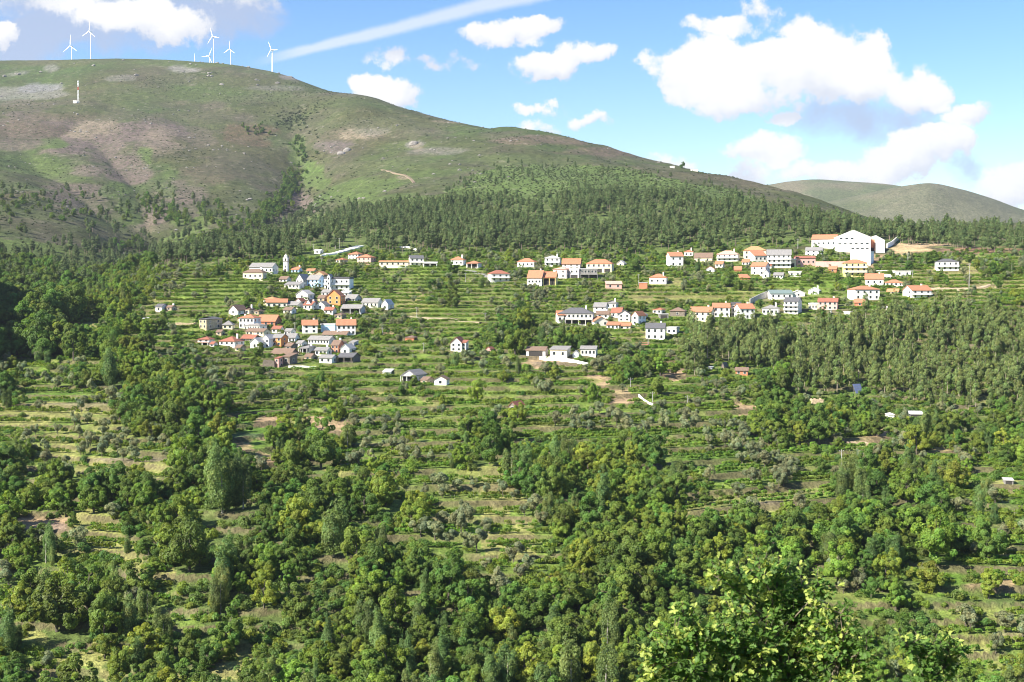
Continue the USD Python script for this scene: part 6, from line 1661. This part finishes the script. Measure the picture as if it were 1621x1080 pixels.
    # bushes everywhere between
    p, rng = candidates(5, 2.7, 225, 980)
    c = letters_at(p, 0.7)
    roll = rng.random(len(p))
    near = noise2(p[:, 0], p[:, 1], 26, 2, 74)
    dens = np.zeros(256)
    for k, d in zip('BbOVGgHSYDPE', (0.90, 0.40, 0.07, 0.02, 0.04, 0.02, 0.22, 0.02, 0.50, 0.4, 0.15, 0.40)):
        dens[ord(k)] = d
    take = (roll < dens[c] * (1 + 1.6 * near)) & clear(p, 1.5, 4)
    q, sc = p[take], rng.uniform(0.5, 1.5, take.sum())
    bright = (rng.random(len(q)) < 0.35) | (c[take] == ord('Y'))
    sow('bush', q[~bright], sc[~bright])
    sow('bright_bush', q[bright], sc[bright])
    # scrub on the mountain: thick in the gullies, thin on the heath
    p, rng = candidates(6, 6.5, 1000, 2750)
    c = letters_at(p)
    u, v = project(p)
    d = np.full(len(p), 1e3)
    for tree, w, depth in creek_lines[:1]:
        d = np.minimum(d, tree.query(p[:, :2])[0] / w)
    n = noise2(p[:, 0], p[:, 1], 130, 4, 75)
    prob = np.where(c == ord('Y'), 0.8, np.where(c == ord('M'), 0.06 + np.where((u < 330) & (v > 290), 0.25, 0.0) + 0.5 * sstep(n, 0.0, 0.25) + 0.55 * sstep(n, -0.1, 0.2) * np.exp(-(2.6 * d) ** 2), 0.15))
    take = (rng.random(len(p)) < prob) & (v > 85)
    sow('scrub', p[take], rng.uniform(0.35, 1.1, take.sum()) * (1 + 1.3 * np.exp(-(2.6 * d[take]) ** 2)))


grow()
print({k: sum(map(len, v[0])) for k, v in TREES.items()})

# ---- vines in rows along the edges of the terraces
def vine_rows():
    rng = np.random.default_rng(77)
    p, _ = candidates(7, 0.95, 300, 940, 0.42)
    c = letters_at(p, 0.8)
    ph = phase(p[:, 0], p[:, 1])
    f = ph - np.floor(ph)
    plot = noise2(p[:, 0], p[:, 1], 45, 2, 78)
    line = (np.abs(f - 0.055) < 0.032) & (noise2(p[:, 0], p[:, 1], 55, 2, 80) > -0.13) | ((np.abs(f - 0.40) < 0.026) & (plot > -0.16)) | ((np.abs(f - 0.70) < 0.022) & (plot > 0.0))
    dens = np.zeros(256)
    for k, d in zip('VbOGgHYS', (1.0, 0.65, 0.6, 0.5, 0.4, 0.45, 0.5, 0.1)):
        dens[ord(k)] = d
    gaps = noise2(p[:, 0], p[:, 1], 20, 2, 79)
    take = line & (dens[c] > 0) & (gaps + 0.5 < 0.26 + 0.8 * dens[c]) & (terrace_amount(p[:, 0], p[:, 1]) > 0.5) & clear(p, 1.0, 2)
    p, ph = p[take], ph[take]
    row = np.floor(ph).astype(int) * 10 + np.round((ph - np.floor(ph)) * 3).astype(int)
    seg = np.floor((np.arctan2(p[:, 0], p[:, 1]) + 0.5) * np.hypot(p[:, 0], p[:, 1]) / 34).astype(int)
    key = row * 1000 + seg + 100
    e = 0.6
    gx = (phase(p[:, 0] + e, p[:, 1]) - phase(p[:, 0] - e, p[:, 1]))
    gy = (phase(p[:, 0], p[:, 1] + e) - phase(p[:, 0], p[:, 1] - e))
    return p, np.arctan2(-gx, gy), key, rng


def build_vines():
    p, ang, key, rng = vine_rows()
    order = np.argsort(key, kind='stable')
    p, ang, key = p[order], ang[order], key[order]
    cuts = np.flatnonzero(np.diff(key)) + 1
    groups = [g for g in np.split(np.arange(len(p)), cuts) if len(g) >= 4]
    # thin each stretch so that the vines stand about a metre apart
    kept = []
    for g in groups:
        x = p[g, 0] * np.cos(ang[g]) + p[g, 1] * np.sin(ang[g])
        o = g[np.argsort(x)]
        xs = np.sort(x)
        k, last = [], -1e9
        for i, xx in zip(o, xs):
            if xx - last > 1.05:
                k.append(i)
                last = xx
        if len(k) >= 4:
            kept.append(np.array(k))
    u, v = zip(*[project(p[g].mean(0)) for g in kept])
    seen = [(len(g) / np.hypot(*p[g[0], :2]), i) for i, g in enumerate(kept) if 0 < u[i] < 1621 and v[i] < 1080]
    seen.sort(reverse=True)
    own = set(i for _, i in seen[:MOST])
    forms = FORMS['vine']
    rest_v, rest = [], []
    for i, g in enumerate(kept):
        if i not in own:
            rest.append(g)
            continue
        o = p[g].mean(0)
        parts, tints = [], []
        for k in g:
            (fv, ff), ft = forms[rng.integers(len(forms))][:2]
            a, s = ang[k], rng.uniform(0.75, 1.15)
            R = np.array([[math.cos(a), -math.sin(a), 0], [math.sin(a), math.cos(a), 0], [0, 0, 1]])
            parts.append(((fv * [s * rng.choice([-1, 1]), s, s * rng.uniform(0.85, 1.1)]) @ R.T + p[k] - o, ff))
            tints.append(ft * rng.uniform(0.85, 1.15))
        t = empty('vine_row', o)
        put('foliage', join(parts), M['leaves'], str(t.GetPath()), tint=np.concatenate(tints))
        put('stakes', join([tube([p[k] - o - [0, 0, 0.3], p[k] - o + [0, 0, 1.5]], 0.05, 4, False) for k in g[::3]]), M['pole_wood'], str(t.GetPath()))
        w, near = nearest_site(o, 45)
        if near and len(near.split()) <= 6:
            tag(t, 'row of green vines near the ' + near, 'vine row', 'vine rows near the ' + near)
        else:
            z = zone_of(o)
            tag(t, 'row of green vines ' + z, 'vine row', 'vine rows ' + z)
    g = np.concatenate(rest)
    pi = UsdGeom.PointInstancer.Define(stage, '/World/far_vines')
    for i, (c, t, tr, bark) in enumerate(forms):
        x = UsdGeom.Xform.Define(stage, f'/World/far_vines/form_{i:03d}')
        put('foliage', c, M['leaves'], x.GetPath(), tint=t)
        pi.GetPrototypesRel().AddTarget(x.GetPath())
    pi.CreatePositionsAttr(Vt.Vec3fArray.FromNumpy(p[g].astype(np.float32)))
    pi.CreateOrientationsAttr(Vt.QuathArray([Gf.Quath(math.cos(a / 2), 0, 0, math.sin(a / 2)) for a in ang[g]]))
    pi.CreateScalesAttr(Vt.Vec3fArray.FromNumpy(np.repeat(rng.uniform(0.75, 1.15, len(g))[:, None], 3, 1).astype(np.float32)))
    pi.CreateProtoIndicesAttr(Vt.IntArray.FromNumpy(rng.integers(0, len(forms), len(g)).astype(np.int32)))
    tag(pi, 'further rows of green vines over the village terraces', 'vines', None, 'stuff')
    print('vines', len(own), len(g))


MOST = 290
CUT = (' with ', ' below ', ' above ', ' beside ', ' left ', ' right ', ' at ', ' in ', ' under ', ' among ', ' behind ', ' on ', ' standing ', ' against ', ' between ', ' over ', ' along ', ' alone ', ' near ', ' joined ', ' attached ', ' second ', ' before ', ' carrying ', ',')
_sites = np.array([s[:2] for s in HOUSE_SITES])


def nearest_site(p, reach):
    d = np.hypot(*(_sites - np.asarray(p)[:2]).T)
    for i in np.argsort(d)[:6]:
        if d[i] > reach:
            break
        n = SITE_NAMES[i]
        if n and len(n.split()) <= 7:
            return i, n
        if n:
            for c in (' with ', ' at ', ' below ', ' above ', ' over ', ' in ', ' beside ', ' rising ', ' alone ', ' just ', ' under '):
                k = n.rfind(c)
                if k > 12 and len(n[:k].split()) <= 7 and sum(m.startswith(n[:k]) for m in SITE_NAMES) == 1:
                    return i, n[:k]
    return None, None


def zone_of(p):
    """Where on the hillside a plant stands, in words one can find in the picture."""
    u, v = project(np.asarray(p))
    r = math.hypot(p[0], p[1])
    side = 'west' if u < 540 else 'middle' if u < 1080 else 'east'
    if v > 930:
        return {'west': 'at the valley bottom below the dry clearings', 'middle': 'at the valley bottom in the deep woods', 'east': 'at the valley bottom behind the big oak'}[side]
    if v > 800:
        return {'west': 'around the dry grassy clearings of the lower slope', 'middle': 'in the ravine woods of the lower slope', 'east': 'below the mown path of the lower slope'}[side]
    if v > 680:
        return {'west': 'under the dry western terraces', 'middle': 'around the green meadow strips at mid slope', 'east': 'below the eucalyptus wood and the ruin'}[side]
    if u > 1060 and 480 < v < 650:
        return ('high in' if v < 535 else 'amid' if v < 580 else 'at the foot of') + ' the eucalyptus wood ' + ('near the brick hut' if u < 1170 else 'below the lower row' if u < 1270 else 'above the solar panels' if u < 1400 else 'near its bare patch')
    if v > 560:
        return {'west': 'on the slope below the west village', 'middle': 'on the terraces around the grey farmhouse', 'east': 'beside the eucalyptus wood'}[side]
    if v > 440:
        return {'west': 'along the dark gully west of the village', 'middle': 'on the terraces between the villages', 'east': 'on the slope of the east village'}[side]
    return {'west': 'above the church at the gully mouth', 'middle': 'along the upper road below the pines', 'east': 'around the school at the top of the village'}[side]


for (kind, su, sv, size, lab), p in zip(SPECIAL, SPECIAL_AT):
    plant(kind, (int(su) + int(sv)) % len(FORMS[kind]), p - [0, 0, 0.2], su % 360, size, lab, 'tree', None, size * 1.08)
def pine_zone(p):
    u, _ = project(np.asarray(p))
    edge = 'at the wood edge' if math.hypot(p[0], p[1]) < 1010 else 'deep in the wood'
    return edge + ' ' + ('near the gully' if u < 400 else 'above the church' if u < 520 else 'above the white road wall' if u < 640 else 'above the dark roofed villa' if u < 760 else 'above the big orange roof' if u < 900 else 'above the wide cream house' if u < 1050 else 'above the brown barn' if u < 1200 else 'behind the school' if u < 1420 else 'east of the school')


build_vines()
SAID = {'oak_tree': ('dark green round tree', 'tree', 'dark round trees', 'more dark green broadleaf trees'), 'chestnut_tree': ('yellow green domed tree', 'tree', 'yellow green trees', 'more yellow green broadleaf trees'),
        'poplar_tree': ('tall feathery pale green tree', 'tree', 'feathery pale trees', 'more feathery pale green trees'), 'olive_tree': ('silvery grey green olive tree', 'olive tree', 'olive trees', 'more silvery olive trees on the terraces'),
        'pine_tree': ('bare stemmed pine', 'pine tree', 'pines', 'pine wood behind the village'), 'eucalyptus_tree': ('slender pale stemmed eucalyptus', 'eucalyptus tree', 'eucalyptus trees', 'eucalyptus wood on the spur'),
        'bush': ('dark green bush', 'bush', 'dark bushes', 'more green bushes and brambles on the slope'), 'bright_bush': ('bright yellow green bush', 'bush', 'bright bushes', 'more bright green bushes on the slope')}
# loose rock on the mountain
P, rng = candidates(8, 9.0, 1500, 2950)
u, v = project(P)
near_rock = np.max([s * np.exp(-((u - a) / ru) ** 2 - ((v - b) / rv) ** 2) for a, b, ru, rv, c, s in MOUNTAIN if c in (ROCK, TAN) or c[0] < 0.22 and abs(c[0] - c[2]) < 0.06], axis=0)
take = rng.random(len(P)) < 0.004 + 0.5 * near_rock * sstep(noise2(P[:, 0], P[:, 1], 40, 3, 95), 0.0, 0.2)
FORMS['rock'] = []
for i in range(3):
    b = trimesh.creation.icosphere(1)
    q = np.asarray(b.vertices) * (0.6 + 0.8 * meshkit.noise(np.asarray(b.vertices) * 1.3 + 9 * i, i))[:, None] * [1.2, 1.0, 0.7]
    FORMS['rock'].append(((q, np.asarray(b.faces)), np.repeat([[0.20, 0.185, 0.17]], len(q), 0), None, None))
scatter('mountain_rocks', 'rock', P[take], rng, rng.uniform(0.5, 1.0, take.sum()) ** 3 * np.where(v[take] < 136, 4.5, 2.4), 'grey rocks strewn over the mountain', 'rocks')
for kind, (P, S) in TREES.items():
    P, S = np.concatenate(P), np.concatenate(S)
    rng = np.random.default_rng(sum(map(ord, kind)))
    u, v = project(P)
    r = np.hypot(P[:, 0], P[:, 1])
    tall = {'oak_tree': 9, 'chestnut_tree': 9, 'poplar_tree': 13, 'olive_tree': 4, 'pine_tree': 15, 'eucalyptus_tree': 16}.get(kind, 2)
    shows = (u > -20) & (u < 1641) & (v - tall * S / r * F < 1085)
    P, S, r, u, v = P[shows | (r < 1400) & (np.abs(u - 810) < 1150)], S[shows | (r < 1400) & (np.abs(u - 810) < 1150)], r[shows | (r < 1400) & (np.abs(u - 810) < 1150)], u[shows | (r < 1400) & (np.abs(u - 810) < 1150)], v[shows | (r < 1400) & (np.abs(u - 810) < 1150)]
    shows = (u > -20) & (u < 1641) & (v - tall * S / r * F < 1085)
    if kind == 'scrub':
        scatter('mountain_scrub', kind, P, rng, S, 'heather, broom and gorse over the mountain', 'scrub')
        continue
    rank = np.where(shows, S / r, 0)
    own = np.argsort(-rank)[:MOST]
    what, cat, many, rest = SAID[kind]
    mid = np.median(S[own])
    for i in own:
        size = 'large ' if S[i] > 1.15 * mid else 'small ' if S[i] < 0.85 * mid else ''
        _, near = nearest_site(P[i], 38 if v[i] > 680 else 26)
        if near:
            lab, grp = size + what + ' near the ' + near, size + many + ' near the ' + near
        if not near or len(lab.split()) > 16:
            z = pine_zone(P[i]) if kind == 'pine_tree' else zone_of(P[i])
            lab, grp = size + what + ' ' + z, size + many + ' ' + z
        plant(kind, int(rng.integers(len(FORMS[kind]))), P[i] - [0, 0, 0.15], rng.uniform(0, 360), S[i], lab, cat, grp, S[i] * rng.uniform(0.85, 1.15))
    others = np.setdiff1d(np.arange(len(P)), own)
    scatter({'pine_tree': 'pine_wood', 'eucalyptus_tree': 'eucalyptus_wood', 'bush': 'far_bushes', 'bright_bush': 'far_bright_bushes', 'olive_tree': 'far_olive_trees', 'oak_tree': 'far_oak_trees', 'chestnut_tree': 'far_chestnut_trees', 'poplar_tree': 'far_poplar_trees'}[kind],
            kind, P[others] - [0, 0, 0.15], rng, S[others], rest, cat)

# ------------------------------------------------------------------ the oak close by, on the near slope below the viewer
def oak_leaf(length=0.09):
    """One lobed oak leaf lying along +x, facing +z, its two halves folded up a little from the midrib."""
    L = length
    edge = [(0.0, 0.012), (0.12, 0.03), (0.24, 0.15), (0.30, 0.07), (0.44, 0.26), (0.50, 0.10), (0.68, 0.33), (0.72, 0.12), (0.88, 0.22), (0.92, 0.09), (1.0, 0.0)]
    mid = [(x * L, 0, 0.05 * L * math.sin(math.pi * x) - 0.10 * L * x * x) for x, _ in edge]
    v, f = list(mid), []
    n = len(edge)
    for s in (1, -1):
        o = len(v)
        for (x, y), m in zip(edge, mid):
            v.append((x * L, s * y * L, m[2] + 0.35 * y * L))
        for i in range(n - 1):
            a, b, c, d = i, i + 1, o + i + 1, o + i
            q = [(a, b, c), (a, c, d)]
            f += q if s > 0 else [t[::-1] for t in q]
    return np.array(v), np.array(f)


def near_oak():
    rng = np.random.default_rng(5)
    root = np.array([6.6 * 0.5 + 0.2, 15.6, 0.0])
    root[2] = float(ground(root[0], root[1])) - 0.1
    t = empty('oak_tree_close_by', root)
    tag(t, 'young oak close by with lobed leaves and pale yellow green shoots', 'tree')
    P = str(t.GetPath())
    clumps = [(1138, 915, 15, 15.4), (1170, 932, 18, 15.6), (1205, 908, 26, 15.5), (1232, 930, 36, 15.8), (1270, 948, 34, 15.9), (1296, 936, 20, 15.4), (1210, 975, 36, 15.7), (1255, 985, 44, 15.8), (1295, 985, 20, 15.5), (1168, 985, 24, 15.2),
              (1082, 975, 9, 14.8), (1065, 1012, 26, 14.9), (1100, 1010, 34, 14.9), (1150, 1030, 44, 15.1), (1045, 1050, 28, 14.7), (1090, 1060, 42, 14.9), (1200, 1035, 46, 15.3), (1255, 1040, 50, 15.6), (1330, 972, 12, 15.2), (1330, 1008, 28, 15.3),
              (1310, 1040, 38, 15.4), (1350, 1048, 32, 15.3), (1372, 1022, 9, 15.0), (1250, 1078, 46, 15.5), (1160, 1080, 46, 15.1), (1035, 1085, 28, 14.7), (1340, 1085, 36, 15.3),
              (1436, 1024, 9, 14.6), (1468, 1034, 20, 14.7), (1500, 1032, 20, 14.8), (1522, 1036, 8, 14.8), (1460, 1058, 16, 14.7), (1498, 1060, 18, 14.8)]
    clumps += [(rng.uniform(1020, 1530), rng.uniform(1110, 1240), rng.uniform(40, 60), rng.uniform(14.6, 16.6)) for _ in range(26)]
    C = np.array([at(u, v, d) for u, v, r, d in clumps]) - root
    rad = np.array([r * d / F for u, v, r, d in clumps])
    top = C[:, 2].max()
    fork = np.array([0.1, 0.2, 0.35 * top])
    stem = np.array([[0, 0, -0.6], [0.05, 0.0, 0.15 * top], fork])
    put('trunk', tube(stem, [0.19, 0.14, 0.10], 9), M['bark'], P, smooth=40, tint=(0.16, 0.135, 0.11))
    crown = np.array([0.0, 0.15, 0.62 * top])
    for c in ((C[:9].mean(0)), C[10:16].mean(0), C[18:22].mean(0), C[27:33].mean(0)):
        m = (fork + c) / 2 + [0, 0, 0.25]
        put('limb', tube([fork, m, c - [0, 0, 0.25]], [0.06, 0.035, 0.012], 7), M['bark'], P, smooth=40, tint=(0.10, 0.085, 0.065))
    hubs = [q - [0, -0.1, 0.3] for q in (C[:9].mean(0), C[10:16].mean(0), C[18:22].mean(0), C[27:33].mean(0))]
    twigs, leaves = [], []
    for c, r in zip(C, rad):
        h = hubs[int(np.argmin([np.linalg.norm(c - q) for q in hubs]))]
        twigs.append(tube([h, (h + c) / 2 + rng.normal(0, 0.06, 3) + [0, 0, -0.03], c], [0.013, 0.010, 0.006], 5))
        n = int(22 + 330 * r * r * (11.0 if c[2] > 0.45 * top else 3.5))
        for _ in range(max(3, n // 6)):
            d = unit(rng.normal(size=3) + [0, -0.15, 0.45])
            tip = c + d * r * rng.uniform(0.35, 1.05) * np.array([1, 1, 0.9])
            twigs.append(tube([c, (c + tip) / 2 + [0, 0, -0.01], tip], [0.008, 0.006, 0.003], 3, False))
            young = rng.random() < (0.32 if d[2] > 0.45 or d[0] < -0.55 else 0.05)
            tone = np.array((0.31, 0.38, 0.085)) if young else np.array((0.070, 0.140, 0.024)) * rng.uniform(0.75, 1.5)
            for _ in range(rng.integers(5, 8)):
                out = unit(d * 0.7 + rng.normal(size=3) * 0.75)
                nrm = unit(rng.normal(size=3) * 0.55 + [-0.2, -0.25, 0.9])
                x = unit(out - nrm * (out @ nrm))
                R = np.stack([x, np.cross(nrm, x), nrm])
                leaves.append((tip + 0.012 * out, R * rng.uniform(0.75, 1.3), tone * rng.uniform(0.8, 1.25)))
    for c, r in zip(C[:33], rad[:33]):        # young shoots that stand out of the crown, leafed along their length
        for _ in range(5):
            d = unit(np.array([rng.normal(-0.1, 0.7), rng.normal(-0.1, 0.4), abs(rng.normal(0.75, 0.4))]))
            tip = c + d * (r * rng.uniform(1.0, 1.35) + 0.10)
            twigs.append(tube([c, (c + tip) / 2 + [0.01, 0, 0], tip], [0.008, 0.006, 0.003], 3, False))
            young = rng.random() < 0.45
            for q in np.linspace(0.45, 1.0, 9):
                out = unit(rng.normal(size=3) * 0.8 + d * 0.6)
                nrm = unit(rng.normal(size=3) * 0.5 + [-0.2, -0.3, 0.85])
                x = unit(out - nrm * (out @ nrm))
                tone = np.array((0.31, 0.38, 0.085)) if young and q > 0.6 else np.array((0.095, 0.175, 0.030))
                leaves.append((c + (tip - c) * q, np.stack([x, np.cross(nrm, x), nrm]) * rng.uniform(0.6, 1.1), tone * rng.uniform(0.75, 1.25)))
    put('twigs', join(twigs), M['bark'], P, tint=(0.13, 0.11, 0.075))
    lv, lf = oak_leaf()
    u, v = project(np.array([l[0] for l in leaves]) + root)
    depth = np.array([l[0][1] for l in leaves])
    seen = np.flatnonzero((v < 1082) & (u < 1621))
    first = seen[np.argsort(depth[seen])][:300]
    for i in first:
        o, R, c = leaves[i]
        put('leaf', (lv @ R + o, lf), M['oak_leaf'], P, smooth=True, tint=c)
    rest = np.setdiff1d(np.arange(len(leaves)), first)
    mesh = join([(lv @ leaves[i][1] + leaves[i][0], lf) for i in rest])
    tag(put('leaves', mesh, M['oak_leaf'], P, smooth=True, tint=np.repeat(np.array([leaves[i][2] for i in rest]), len(lv), 0)), kind='stuff')
    print('oak leaves', len(leaves))


leaf_material('oak_leaf', 0.0, 0.0, 0.38, 0.6)
near_oak()


# ------------------------------------------------------------------ the air: a thin even haze over the whole valley
def air():
    m = usdkit.material(stage, '/World/Looks/haze', {'v': ('principled_volume', {'color': (0.80, 0.88, 1.0), 'density': 0.000032, 'anisotropy': 0.2})}, [], volume='v.volume')
    low = float(GZ.min()) - 3
    tag(put('haze', box(-7600, 7600, -7600, 7600, low, 760.0), m), 'thin pale blue haze over the far slopes', None, None, 'stuff')


air()
